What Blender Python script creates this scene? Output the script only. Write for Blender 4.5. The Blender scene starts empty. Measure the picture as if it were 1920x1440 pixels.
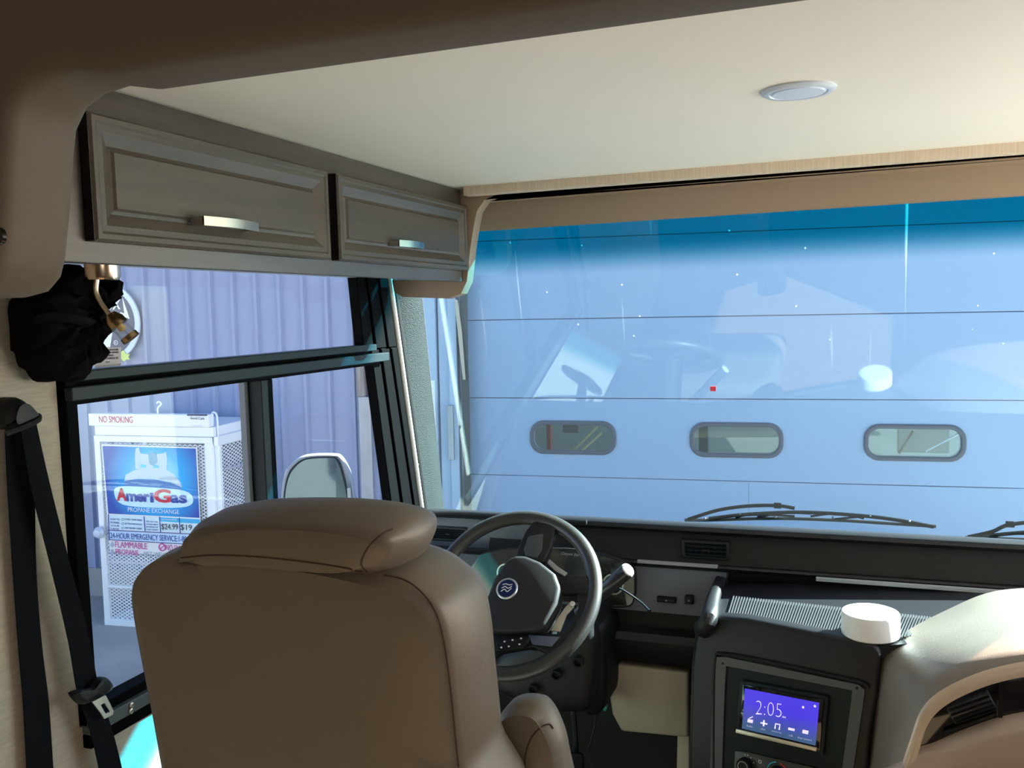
import bpy, bmesh, math, random
from mathutils import Vector as V, Matrix
random.seed(4)
SC = bpy.context.scene; COL = SC.collection
# ------------------------------------------------------------------ camera, sky, sun, exposure
F = 1710.0
fw = V((632, -155, F)).normalized()
dn = V((612, (F*F+632*612)/155, F)); dn = (dn-fw*dn.dot(fw)).normalized()
rt = dn.cross(fw).normalized()
EYE = V((0, 0, 1.55))
def ray(px, py):
    c = V((px-960, py-720, F)); return V((rt.dot(c), fw.dot(c), -dn.dot(c)))
def PX(px, py, x): d = ray(px, py); return EYE+d*(x/d.x)
def PY(px, py, y): d = ray(px, py); return EYE+d*(y/d.y)
def PZ(px, py, z): d = ray(px, py); return EYE+d*((z-EYE.z)/d.z)
def PP(px, py, p0, n): d = ray(px, py); return EYE+d*((p0-EYE).dot(n)/d.dot(n))
cd = bpy.data.cameras.new('camera'); cam = bpy.data.objects.new('camera', cd); COL.objects.link(cam); SC.camera = cam
cx, cy, cz = V((rt.x, fw.x, -dn.x)), V((rt.y, fw.y, -dn.y)), V((rt.z, fw.z, -dn.z))
M = Matrix(((cx.x, -cx.y, -cx.z), (cy.x, -cy.y, -cy.z), (cz.x, -cz.y, -cz.z)))
# columns of the camera matrix: image right, image up, backwards, in world axes
right = V((rt.x, fw.x, -dn.x)); up = -V((rt.y, fw.y, -dn.y)); back = -V((rt.z, fw.z, -dn.z))
cam.matrix_world = Matrix(((right.x, up.x, back.x, EYE.x), (right.y, up.y, back.y, EYE.y), (right.z, up.z, back.z, EYE.z), (0, 0, 0, 1)))
cd.sensor_width = 36; cd.lens = 36*F/1920; cd.clip_start = .02; cd.clip_end = 200
SC.view_settings.view_transform = 'Standard'; SC.view_settings.look = 'None'
SC.view_settings.exposure = 0.0; SC.view_settings.gamma = 1; SC.view_settings.use_curve_mapping = False
SUNDIR = V((1.15, 1.0, .88)).normalized()
w = bpy.data.worlds.new('sky'); SC.world = w; w.use_nodes = True
nt = w.node_tree; bg = nt.nodes['Background']; sk = nt.nodes.new('ShaderNodeTexSky')
sk.sky_type = 'NISHITA'; sk.sun_disc = False; sk.sun_elevation = math.asin(SUNDIR.z); sk.sun_rotation = math.atan2(SUNDIR.x, SUNDIR.y)
nt.links.new(sk.outputs[0], bg.inputs[0]); bg.inputs[1].default_value = .36
sl = bpy.data.lights.new('sun', 'SUN'); sl.energy = 85.0; sl.angle = math.radians(.53); sl.color = (1, .90, .76)
so = bpy.data.objects.new('sun', sl); COL.objects.link(so); so.rotation_euler = SUNDIR.to_track_quat('Z', 'Y').to_euler(); so.location = (6, 4, 6)
def area(name, loc, rot, sx, sy, e, col):
    l = bpy.data.lights.new(name, 'AREA'); l.shape = 'RECTANGLE'; l.size = sx; l.size_y = sy; l.energy = e; l.color = col
    o = bpy.data.objects.new(name, l); COL.objects.link(o); o.location = loc; o.rotation_euler = rot; return o
area('coach_side_fill', (1.1, -1.3, 1.15), (0, math.radians(90), 0), .6, 1.5, 13, (1, .94, .84))  # added fill behind the camera, standing in for unseen coach windows
area('coach_top_fill', (-.2, -1.2, 1.9), (0, 0, 0), .9, 1.6, 6, (1, .80, .56))  # added warm fill from above, no fixture modelled
area('cab_side_fill', (1.2, 1.75, 1.3), (0, math.radians(90), 0), .5, 1.0, 4, (.88, .95, 1))  # added cool fill set in the passenger window opening

# ------------------------------------------------------------------ materials
MATS = {}
def mat(name, col, rough=.6, metal=0, bump=0, bscale=200, vary=0, vscale=(8, 8, 8), col2=None, spec=.5, emit=0, coat=0, sheen=0):
    if name in MATS: return MATS[name]
    m = bpy.data.materials.new(name); m.use_nodes = True; t = m.node_tree; p = t.nodes['Principled BSDF']
    p.inputs['Base Color'].default_value = (*col, 1); p.inputs['Roughness'].default_value = rough; p.inputs['Metallic'].default_value = metal
    p.inputs['Specular IOR Level'].default_value = spec; p.inputs['Coat Weight'].default_value = coat
    tc = t.nodes.new('ShaderNodeTexCoord')
    if vary or col2:
        mp = t.nodes.new('ShaderNodeMapping'); mp.inputs['Scale'].default_value = vscale; t.links.new(tc.outputs['Object'], mp.inputs[0])
        n = t.nodes.new('ShaderNodeTexNoise'); n.inputs['Scale'].default_value = 1; n.inputs['Detail'].default_value = 6; t.links.new(mp.outputs[0], n.inputs[0])
        r = t.nodes.new('ShaderNodeValToRGB'); r.color_ramp.elements[0].position = .3; r.color_ramp.elements[1].position = .7
        c2 = col2 or tuple(c*(1+vary) for c in col); c1 = col if col2 else tuple(c*(1-vary) for c in col)
        r.color_ramp.elements[0].color = (*c1, 1); r.color_ramp.elements[1].color = (*c2, 1)
        t.links.new(n.outputs[0], r.inputs[0]); t.links.new(r.outputs[0], p.inputs['Base Color'])
    if bump:
        n2 = t.nodes.new('ShaderNodeTexNoise'); n2.inputs['Scale'].default_value = bscale; n2.inputs['Detail'].default_value = 3; t.links.new(tc.outputs['Object'], n2.inputs[0])
        b = t.nodes.new('ShaderNodeBump'); b.inputs['Strength'].default_value = bump; b.inputs['Distance'].default_value = .002
        t.links.new(n2.outputs[0], b.inputs['Height']); t.links.new(b.outputs[0], p.inputs['Normal'])
    if emit: p.inputs['Emission Color'].default_value = (*col, 1); p.inputs['Emission Strength'].default_value = emit
    MATS[name] = m; return m
def glass(name, tint, refl=1.0, top=None):
    """thin pane: tinted transmission plus mirror reflection; top=(z0,z1,colour) adds the shade band"""
    m = bpy.data.materials.new(name); m.use_nodes = True; t = m.node_tree; t.nodes.clear()
    o = t.nodes.new('ShaderNodeOutputMaterial'); tr = t.nodes.new('ShaderNodeBsdfTransparent'); gl = t.nodes.new('ShaderNodeBsdfGlossy')
    gl.inputs['Roughness'].default_value = 0.0; mx = t.nodes.new('ShaderNodeMixShader')
    lw = t.nodes.new('ShaderNodeLayerWeight'); lw.inputs[0].default_value = .5      # facing = 1-|cos|, Schlick reflectance from it
    pw_ = t.nodes.new('ShaderNodeMath'); pw_.operation = 'POWER'; pw_.inputs[1].default_value = 5; t.links.new(lw.outputs['Facing'], pw_.inputs[0])
    ml = t.nodes.new('ShaderNodeMath'); ml.operation = 'MULTIPLY_ADD'; ml.inputs[1].default_value = .96*refl; ml.inputs[2].default_value = .04*refl
    t.links.new(pw_.outputs[0], ml.inputs[0]); t.links.new(ml.outputs[0], mx.inputs[0]); t.links.new(tr.outputs[0], mx.inputs[1]); t.links.new(gl.outputs[0], mx.inputs[2])
    tr.inputs[0].default_value = (*tint, 1)
    out = mx
    if top:
        tc = t.nodes.new('ShaderNodeTexCoord'); sp = t.nodes.new('ShaderNodeSeparateXYZ'); t.links.new(tc.outputs['Object'], sp.inputs[0])
        mr = t.nodes.new('ShaderNodeMapRange'); mr.inputs[1].default_value = top[0]; mr.inputs[2].default_value = top[1]; mr.interpolation_type = 'SMOOTHSTEP'
        t.links.new(sp.outputs[2], mr.inputs[0]); mc = t.nodes.new('ShaderNodeMix'); mc.data_type = 'RGBA'
        mc.inputs[6].default_value = (*tint, 1); mc.inputs[7].default_value = (*top[2], 1)
        t.links.new(mr.outputs[0], mc.inputs[0]); t.links.new(mc.outputs[2], tr.inputs[0])
        # dried run marks and specks on the glass
        mp = t.nodes.new('ShaderNodeMapping'); mp.inputs['Scale'].default_value = (55, 1, .9); t.links.new(tc.outputs['Object'], mp.inputs[0])
        n = t.nodes.new('ShaderNodeTexNoise'); n.inputs['Scale'].default_value = 1; n.inputs['Detail'].default_value = 2; t.links.new(mp.outputs[0], n.inputs[0])
        r = t.nodes.new('ShaderNodeValToRGB'); r.color_ramp.elements[0].position = .68; r.color_ramp.elements[1].position = .80
        r.color_ramp.elements[0].color = (.0, .0, .0, 1); r.color_ramp.elements[1].color = (.06, .06, .06, 1); t.links.new(n.outputs[0], r.inputs[0])
        vo = t.nodes.new('ShaderNodeTexVoronoi'); vo.inputs['Scale'].default_value = 13; t.links.new(tc.outputs['Object'], vo.inputs[0])
        lt = t.nodes.new('ShaderNodeMath'); lt.operation = 'LESS_THAN'; lt.inputs[1].default_value = .035; t.links.new(vo.outputs['Distance'], lt.inputs[0])
        l2 = t.nodes.new('ShaderNodeMath'); l2.operation = 'MULTIPLY'; l2.inputs[1].default_value = .12; t.links.new(lt.outputs[0], l2.inputs[0])
        md = t.nodes.new('ShaderNodeMath'); md.operation = 'ADD'; t.links.new(r.outputs[0], md.inputs[0]); t.links.new(l2.outputs[0], md.inputs[1])
        zz = t.nodes.new('ShaderNodeMapRange'); zz.inputs[1].default_value = .65; zz.inputs[2].default_value = .9; t.links.new(sp.outputs[2], zz.inputs[0])
        mm = t.nodes.new('ShaderNodeMath'); mm.operation = 'MULTIPLY'; t.links.new(md.outputs[0], mm.inputs[0]); t.links.new(zz.outputs[0], mm.inputs[1])
        ad = t.nodes.new('ShaderNodeMath'); ad.operation = 'ADD'; ad.inputs[1].default_value = .0015; t.links.new(mm.outputs[0], ad.inputs[0])
        df = t.nodes.new('ShaderNodeBsdfTranslucent'); df.inputs[0].default_value = (.9, .95, 1, 1)
        m2 = t.nodes.new('ShaderNodeMixShader'); t.links.new(ad.outputs[0], m2.inputs[0]); t.links.new(mx.outputs[0], m2.inputs[1]); t.links.new(df.outputs[0], m2.inputs[2]); out = m2
    t.links.new(out.outputs[0], o.inputs[0]); MATS[name] = m; return m
WOOD = mat('stained grey brown wood', (.042, .034, .029), .42, 0, .25, 60, 0, (30, 2.2, 30), (.070, .057, .048))
WOODP = mat('stained wood panel', (.048, .038, .029), .42, 0, .25, 60, 0, (30, 2.2, 30), (.080, .063, .047))
BLACKE = mat('black edge shade and snap', (.006, .003, .003), .25)  # door edge shade put into the colour; the snap button shares it
NICKEL = mat('brushed nickel', (.72, .70, .66), .28, 1)
BRASS = mat('antique brass', (.42, .30, .16), .25, 1)
CEIL = mat('cream ceiling panel', (.78, .74, .65), .45, 0, .02, 30)
CEILTRIM = mat('cream ribbed edge trim', (.62, .52, .40), .6, 0, 0, 1, .12, (260, 2, 2))
TANV = mat('dark tan soft vinyl', (.088, .069, .045), .65, 0, .15, 900)
TAN2 = mat('tan molded header', (.28, .205, .14), .5, 0, .08, 700)
WALLP = mat('beige linen wallpaper', (.37, .335, .275), .85, 0, .3, 300, .10, (6, 30, 260))
FRAME = mat('black anodised frame', (.0016, .0018, .0022), .6, 0, .05, 500, spec=.03)
FRAME2 = mat('dark satin frame', (.014, .021, .025), .42, spec=.15)
LEATH = mat('taupe leather', (.130, .106, .080), .45, 0, .22, 520, .05, (3, 3, 3))
STITCH = mat('brown stitched seam', (.045, .022, .015), .7)
DASH = mat('black grained plastic', (.012, .012, .014), .36, 0, .35, 700, spec=.35)
DASHG = mat('dark textured fascia', (.016, .0145, .014), .42, 0, .25, 380, spec=.25)
DGREY = mat('grey dash plastic', (.11, .12, .14), .45, 0, .2, 700)
MID = mat('mid grey bezel plastic', (.062, .072, .076), .45, 0, .2, 900)
KNEE = mat('light beige plastic', (.46, .42, .34), .5, 0, .1, 700)
GLOSSK = mat('gloss black plastic', (.006, .006, .007), .08, coat=.5)
RUB = mat('black rubber', (.007, .008, .009), .5, spec=.25)
BELT = mat('black webbing', (.0045, .005, .007), .85, 0, .4, 1200, spec=.08)
STEEL = mat('zinc buckle steel', (.62, .58, .52), .35, 1)
CLOTH = mat('black crumpled fabric', (.0055, .005, .005), .95, 0, .5, 260, spec=.05)
GREENV = mat('grained grey vinyl', (.008, .0125, .0135), .55, 0, 1.0, 330, spec=.2)
BEAD = mat('pale trim bead', (.62, .60, .56), .35)
WHITE = mat('white plastic', (.82, .82, .80), .4)
BEIGEG = mat('glossy beige plastic', (.52, .40, .30), .25, coat=.3)
METALW = mat('pale blue grey painted steel', (.285, .325, .50), .42, 0, .02, 20, .03, (1, 1, .4))
DOORM = mat('pale blue grey door steel', (.27, .365, .55), .45, 0, .1, 250, .02, (.6, .6, .6))
TRIMM = mat('pale blue jamb trim', (.42, .50, .66), .4)
CAGEW = mat('white powder coat', (.85, .88, .92), .4)
CONC = mat('grey concrete', (.36, .35, .34), .85, 0, .3, 60, .14, (2, 2, 2))
RUST = mat('weathered downspout', (.30, .26, .24), .7, .2, 0, 1, .3, (30, 30, 4))
GALV = mat('grey galvanised steel', (.34, .36, .40), .45, .5, 0, 1, .12, (10, 10, 3))
DARK = mat('dark interior void', (.02, .02, .02), .9)
WS_GLASS = glass('windshield glass', (.76, .91, .97), 1.3, (.955, 1.06, (.0, .44, .56)))
SIDE_GLASS = glass('side window glass', (.90, .94, .98), .45)
CLEAR = glass('clear glass', (.95, .96, .96), 1.0)
def flat(name, col, rough=.5): return mat(name, col, rough)

# ------------------------------------------------------------------ mesh helpers
def link(o, parent=None):
    COL.objects.link(o)
    if parent is not None:
        o.parent = parent; o.matrix_parent_inverse = parent.matrix_world.inverted() if parent.type != 'EMPTY' or True else Matrix()
    return o
def tag(o, label=None, cat=None, group=None, kind=None):
    if label: o['label'] = label
    if cat: o['category'] = cat
    if group: o['group'] = group
    if kind: o['kind'] = kind
    return o
def thing(name, label, cat, loc=(0, 0, 0), group=None):
    o = bpy.data.objects.new(name, None); o.empty_display_size = .05; COL.objects.link(o); o.location = loc
    o.matrix_world = Matrix.Translation(V(loc)); return tag(o, label, cat, group)
class MB:
    def __init__(s): s.bm = bmesh.new()
    def poly(s, pts): return s.bm.faces.new([s.bm.verts.new(p) for p in pts])
    def box(s, lo, hi):
        x0, y0, z0 = lo; x1, y1, z1 = hi
        v = [s.bm.verts.new(p) for p in ((x0,y0,z0),(x1,y0,z0),(x1,y1,z0),(x0,y1,z0),(x0,y0,z1),(x1,y0,z1),(x1,y1,z1),(x0,y1,z1))]
        for f in ((0,3,2,1),(4,5,6,7),(0,1,5,4),(1,2,6,5),(2,3,7,6),(3,0,4,7)): s.bm.faces.new([v[i] for i in f])
        return s
    def obox(s, c, ax, ay, az):           # oriented box: centre and half vectors
        c, ax, ay, az = V(c), V(ax), V(ay), V(az)
        v = [s.bm.verts.new(c+ax*i+ay*j+az*k) for k in (-1, 1) for j in (-1, 1) for i in (-1, 1)]
        for f in ((0,2,3,1),(4,5,7,6),(0,1,5,4),(1,3,7,5),(3,2,6,7),(2,0,4,6)): s.bm.faces.new([v[i] for i in f])
        return s
    def loft(s, rings, cap0=True, cap1=True, closed=True):
        R = [[s.bm.verts.new(p) for p in r] for r in rings]; n = len(R[0])
        for a, b in zip(R, R[1:]):
            for i in range(n if closed else n-1):
                j = (i+1) % n; s.bm.faces.new((a[i], a[j], b[j], b[i]))
        if cap0: s.bm.faces.new(R[0][::-1])
        if cap1: s.bm.faces.new(R[-1])
        return s
    def tube(s, pts, r, n=8, flat=1.0):
        pts = [V(p) for p in pts]; rings = []; rr = r if isinstance(r, (list, tuple)) else [r]*len(pts); nx = None
        for i, p in enumerate(pts):
            t = (pts[min(i+1, len(pts)-1)]-pts[max(i-1, 0)]).normalized()
            if nx is None: nx = t.orthogonal().normalized()
            nx = (nx-t*nx.dot(t)).normalized(); ny = t.cross(nx)
            rings.append([p+(nx*math.cos(a)+ny*math.sin(a)*flat)*rr[i] for a in (2*math.pi*k/n for k in range(n))])
        return s.loft(rings)
    def lathe(s, c, ax, prof, n=32):      # prof = (radius, height along ax)
        c, ax = V(c), V(ax).normalized(); u = ax.orthogonal().normalized(); v = ax.cross(u)
        hollow = prof[0][0] > 0 and prof[-1][0] > 0 and abs(prof[0][1]-prof[-1][1]) < 2e-3
        if hollow: prof = list(prof)+[prof[0]]
        rings = [[c+ax*h+(u*math.cos(a)+v*math.sin(a))*max(r, 1e-5) for a in (2*math.pi*k/n for k in range(n))] for r, h in prof]
        s.loft(rings, not hollow, not hollow)
        if hollow: bmesh.ops.remove_doubles(s.bm, verts=s.bm.verts, dist=1e-6)
        return s
    def ringprism(s, outer, inner, d):    # frame between two loops of same count, extruded by vector d
        n = len(outer); d = V(d)
        A = [s.bm.verts.new(V(p)) for p in outer]; B = [s.bm.verts.new(V(p)) for p in inner]
        A2 = [s.bm.verts.new(V(p)+d) for p in outer]; B2 = [s.bm.verts.new(V(p)+d) for p in inner]
        for i in range(n):
            j = (i+1) % n
            s.bm.faces.new((A[i], A[j], B[j], B[i])); s.bm.faces.new((A2[j], A2[i], B2[i], B2[j]))
            s.bm.faces.new((A[j], A[i], A2[i], A2[j])); s.bm.faces.new((B[i], B[j], B2[j], B2[i]))
        return s
    def bevel(s, w, seg=2, ang=30):
        bmesh.ops.recalc_face_normals(s.bm, faces=s.bm.faces)
        es = [e for e in s.bm.edges if len(e.link_faces) == 2 and e.calc_face_angle(0) > math.radians(ang)]
        bmesh.ops.bevel(s.bm, geom=es, offset=w, segments=seg, affect='EDGES', profile=.5, clamp_overlap=True); return s
    def build(s, name, m, parent=None, smooth=True, ang=35):
        bmesh.ops.recalc_face_normals(s.bm, faces=s.bm.faces)
        me = bpy.data.meshes.new(name); s.bm.to_mesh(me); s.bm.free()
        ms = m if isinstance(m, (list, tuple)) else [m]
        for k in ms: me.materials.append(k)
        if smooth:
            for p in me.polygons: p.use_smooth = True
            me.set_sharp_from_angle(angle=math.radians(ang))
        o = bpy.data.objects.new(name, me)
        if parent is not None:
            me.transform(parent.matrix_world.inverted())
        COL.objects.link(o)
        if parent is not None: o.parent = parent; o.matrix_world = parent.matrix_world.copy(); o.matrix_parent_inverse = Matrix(); o.matrix_basis = Matrix()
        return o
def sm(P, k=6, closed=True):              # smooth a polyline (Catmull-Rom)
    P = [V(p) if len(p) == 3 else V((p[0], p[1], 0)) for p in P]; n = len(P); out = []
    for i in range(n if closed else n-1):
        a, b, c, d = (P[(i-1) % n], P[i], P[(i+1) % n], P[(i+2) % n]) if closed else (P[max(i-1, 0)], P[i], P[i+1], P[min(i+2, n-1)])
        for j in range(k):
            t = j/k; out.append(.5*((2*b)+(c-a)*t+(2*a-5*b+4*c-d)*t*t+(3*b-a-3*c+d)*t**3))
    if not closed: out.append(P[-1])
    return out
def slab(name, pts, ext, m, parent=None, bw=0, seg=2, smooth=True):
    b = MB(); e = V(ext); b.loft([[V(p) for p in pts], [V(p)+e for p in pts]])
    if bw: b.bevel(bw, seg)
    return b.build(name, m, parent, smooth)
def pillow(name, pts, ddir, prof, m, parent=None, squash=None):
    """closed outline swept along ddir; prof = (inset metres, depth) rings from near to far"""
    pts = [V(p) for p in pts]; c = sum(pts, V())/len(pts); d = V(ddir).normalized(); n = len(pts)
    nrm = []
    for i in range(n):
        t = (pts[(i+1) % n]-pts[i-1]).normalized(); k = d.cross(t).normalized()
        if k.dot(c-pts[i]) < 0 and True: pass
        nrm.append(k)
    s = sum(1 if nrm[i].dot(c-pts[i]) > 0 else -1 for i in range(n)); sg = 1 if s > 0 else -1
    rings = []
    for ins, dep in prof:
        if ins < .06: rings.append([pts[i]+nrm[i]*sg*ins+d*dep for i in range(n)])
        else:
            f = ins; rings.append([c+(pts[i]-c)*max(0, 1-f)+d*dep for i in range(n)])
    b = MB(); b.loft(rings); return b.build(name, m, parent, True, 60)
def lettering(s, bl, br, updir, h, m, parent, name='lettering', depth=.0008, off=None, shear=0, bold=0):
    c = bpy.data.curves.new('txt', 'FONT'); c.body = s; c.size = 1; c.extrude = .02; c.shear = shear; c.offset = bold; c.resolution_u = 3
    o = bpy.data.objects.new('txt', c); COL.objects.link(o); dg = bpy.context.evaluated_depsgraph_get(); dg.update()
    me = bpy.data.meshes.new_from_object(o.evaluated_get(dg)); bpy.data.objects.remove(o); bpy.data.curves.remove(c)
    xs = [v.co.x for v in me.vertices]; ys = [v.co.y for v in me.vertices]; x0, x1, y0, y1 = min(xs), max(xs), min(ys), max(ys)
    bl, br, up_ = V(bl), V(br), V(updir).normalized(); xd = br-bl; nn = xd.cross(up_).normalized(); o0 = off or 0
    for v in me.vertices:
        v.co = bl+xd*((v.co.x-x0)/(x1-x0))+up_*h*((v.co.y-y0)/(y1-y0))+nn*(o0+depth*(1 if v.co.z > 0 else 0))
    me.name = name; me.materials.clear(); me.materials.append(m)
    me.transform(parent.matrix_world.inverted()); q = bpy.data.objects.new(name, me); COL.objects.link(q); q.parent = parent; return q
def screw(c, n, r, m, parent):
    b = MB(); b.lathe(c, n, [(0, 0), (r, 0), (r, r*.4), (r*.6, r*.7), (0, r*.7)], 12); return b.build('screw', m, parent)

XW = -1.44; XR = 1.25; ZC = 1.934; YF = 2.66
# ================================================================== THE ROOM
o = MB().box((XW-.06, -4, ZC), (XR+.06, YF, ZC+.04)).build('ceiling', CEIL, None, False); tag(o, kind='structure')
o = MB().box((XW-.06, -4, -.06), (XR+.06, 2.9, 0)).build('floor', mat('brown vinyl floor', (.10, .075, .05), .5, 0, .1, 80, .2, (3, 30, 3)), None, False); tag(o, kind='structure')
wl = MB(); wl.box((XW-.06, -4, 0), (XW, 1.345, ZC)); wl.box((XW-.06, 1.345, 0), (XW, 2.95, .745)); wl.box((XW-.06, 1.345, 1.675), (XW, 2.72, ZC))
tag(wl.build('wall_left', WALLP, None, False), kind='structure')
wr = MB(); wr.box((XR, -4, 0), (XR+.06, 1.2, ZC)); wr.box((XR, 1.2, 0), (XR+.06, 2.95, .9)); wr.box((XR, 1.2, 1.75), (XR+.06, 2.75, ZC))
tag(wr.build('wall_right', WALLP, None, False), kind='structure')
tag(MB().box((XW, -4.06, 0), (XR, -4, ZC)).build('wall_back', WALLP, None, False), kind='structure')
# windshield
def wsy(z, x=0): return 2.80+(1.816-z)*.25-.03*(x+.3)
wn = V((.03, 1, .25)).normalized(); wp = V((0, wsy(1.3), 1.3))
wl_t, wl_b = PP(793, 555, wp, wn), PP(836, 980, wp, wn)
zb = .70
tl = wl_t+(wl_t-wl_b)*((1.93-wl_t.z)/(wl_t.z-wl_b.z)); bl_ = wl_b+(wl_t-wl_b)*((zb-wl_b.z)/(wl_t.z-wl_b.z))
wsh = thing('windshield', 'large blue-tinted front windshield above the dashboard with dark shade band', 'windshield', (0, wsy(.7), .7))
pane = slab('pane', [bl_, V((1.19, wsy(zb, 1.19), zb)), V((1.19, wsy(1.93, 1.19), 1.93)), tl], wn*.006, WS_GLASS, wsh, 0, 1, False)
b = MB(); b.box((-1.30, wsy(.7)-.0, .64), (1.20, wsy(.7)+.05, .70)); b.build('lower_seal', RUB, wsh, False)
# ceiling fittings
cl = PZ(1497, 168, ZC)
t = thing('ceiling_light', 'small round recessed light on the cream ceiling', 'light', cl)
b = MB(); b.lathe(cl, (0, 0, -1), [(.0, 0), (.066, 0), (.066, .003), (.060, .007), (.052, .007), (.050, .004), (0, .004)], 40); b.build('trim_ring', mat('pale blue white plastic ring', (.55, .62, .72), .3), t)
b = MB(); b.lathe(cl, (0, 0, -1), [(0, .0045), (.049, .0045), (.045, .008), (0, .010)], 40); b.build('lens', mat('frosted lens', (.58, .66, .80), .35), t)
# front header trims
b = MB(); b.box((PZ(868, 350, ZC).x, YF-.045, ZC-.026), (XR, YF, ZC-.0)); tag(b.build('trim_1', CEILTRIM, None, False), kind='structure')
hd = thing('windshield_header', 'tan moulded header with rounded corner framing the windshield top', 'header', (0, YF+.05, ZC))
yA = YF
def A(px, py, y=yA+.05): p = PY(px, py, y); p.y = yA; return p
arch = [A(862, 352)]; arch[0].z = ZC-.026
arch += [A(864, 440), A(864, 524), A(748, 526), A(752, 548), A(768, 557), A(850, 560), A(876, 551), A(887, 528), A(893, 470), A(900, 425), A(906, 398), A(920, 378), A(946, 367)]
zc_ = A(946, 367).z
arch += [V((XR, yA, zc_)), V((XR, yA, ZC-.026))]
slab('header_panel', arch, (0, .05, 0), TAN2, hd, .006, 3)
prof = [(yA+.048, zc_+.006), (yA+.062, zc_-.002), (yA+.085, zc_-.014), (wsy(1.816)-.012, 1.818), (wsy(1.816)-.002, 1.815), (wsy(1.816)-.002, ZC), (yA+.05, ZC)]
xl = A(866, 440).x
b = MB(); b.loft([[V((x, y+(wsy(1.816, x)-wsy(1.816) if y > yA+.09 else 0), z)) for y, z in prof] for x in (xl+.004, XR)]); b.build('lower_cove', TAN2, hd)
b = MB(); b.box((XW, YF+.004, 1.84), (PZ(868, 350, ZC).x+.004, YF+.06, ZC+.03)); b.box((XW, YF+.03, ZC-.03), (XR, YF+.06, ZC+.03)); b.build('corner_filler', TAN2, hd, False)
# header at the opening to the cab, close to the camera
yN = .80
N = lambda px, py: PY(px, py, yN)
zh = (N(230, 172).z+N(1530, -3).z)/2-.007
pts = [V((XR, yN, zh-.004)), N(560, 128)*1, N(320, 159), N(262, 168), N(212, 184), N(176, 212), N(158, 250), N(153, 300), N(146, 400), N(137, 490), N(128, 525), N(108, 549), N(75, 558), N(20, 560)]
pts[0].z = zh; pts[1].z = zh+.0; pts[2].z = zh
pts += [V((XW, yN, N(20, 560).z)), V((XW, yN, ZC-.001)), V((XR, yN, ZC-.001))]
ah = thing('cab_opening_header', 'dark brown padded header with rounded corner in the foreground, top left', 'header', (-.74, yN, 1.77))
inner = pts[:-3]
b = MB(); b.loft([[V(p)+V((0, 0, 0)) for p in pts], [V(p)+V((0, -.10, 0)) for p in pts]])
b.bevel(.020, 4); b.build('padding', TANV, ah)
screwo = MB(); screwo.lathe(PY(1, 443, .70), (0, -1, 0), [(0, 0), (.009, 0), (.008, .004), (0, .004)], 16); screwo.build('snap_button', BLACKE, ah)

# ================================================================== OVERHEAD CABINET
XC = -1.14; zc0 = PX(500, 510, XC).z; y0c = PX(135, 480, XC).y-.12; y1c = PX(866, 440, XC).y
cab = thing('overhead_cabinet', 'grey-brown stained wood overhead cabinet with two lift doors above the side window', 'cabinet', (XC, (y0c+y1c)/2, zc0))
b = MB(); b.box((XW+.002, y0c, zc0+.034), (XC-.02, y1c, ZC-.003)).bevel(.003, 2); b.build('body', WOOD, cab)
b = MB(); b.box((XC-.02, y0c, zc0), (XC, y1c, ZC-.003)).bevel(.003, 2); b.build('face_frame', WOOD, cab)
def raised_door(c0, c1, hp):
    (ya, z1), (yb, z0) = c0, c1
    d = bpy.data.objects.new('door', None)
    loops = [(0, .0), (0, .019), (.004, .024), (.012, .024), (.016, .021), (.026, .021), (.046, .009), (.052, .012), (.056, .016)]
    b = MB(); b.loft([[V((XC+h, ya+i, z0+i)), V((XC+h, yb-i, z0+i)), V((XC+h, yb-i, z1-i)), V((XC+h, ya+i, z1-i))] for i, h in loops])
    door = b.build('door', WOODP, cab, True, 12)
    e = MB(); e.box((XC+.001, ya-.0015, z0+.002), (XC+.020, ya, z1-.002)); e.build('edge_shade', BLACKE, door, False)  # dark strip paints the shade on the door's rear-facing edge
    # arched bar handle
    h0, h1, hz = hp; n = 9; half = .0085
    rings = []
    for k in range(n):
        u = k/(n-1); y = h0+(h1-h0)*u; s_ = .030+.012*math.sin(math.pi*u); 
        rings.append([V((XC+.014+s_, y, hz-half)), V((XC+.014+s_, y, hz+half)), V((XC+.010+s_, y, hz+half)), V((XC+.010+s_, y, hz-half))])
    b = MB(); b.loft(rings)
    for y in (h0+.004, h1-.004): b.box((XC+.014, y-.004, hz-half*.8), (XC+.044, y+.004, hz+half*.8))
    b.build('handle', NICKEL, door, True, 30)
    return door
def yz(px, py): p = PX(px, py, XC+.02); return (p.y, p.z)
def hpts(a, b_): p, q = PX(*a, XC+.05), PX(*b_, XC+.05); return (p.y, q.y, (p.z+q.z)/2)
zt, zb_ = PX(620, 322, XC+.02).z, PX(622, 487, XC+.02).z
raised_door((PX(174, 350, XC+.022).y, zt), (PX(616, 400, XC+.02).y, zb_), hpts((388, 415), (490, 424)))
raised_door((PX(634, 400, XC+.022).y, zt), (y1c-.004, zb_), hpts((753, 456), (799, 461)))
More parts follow.
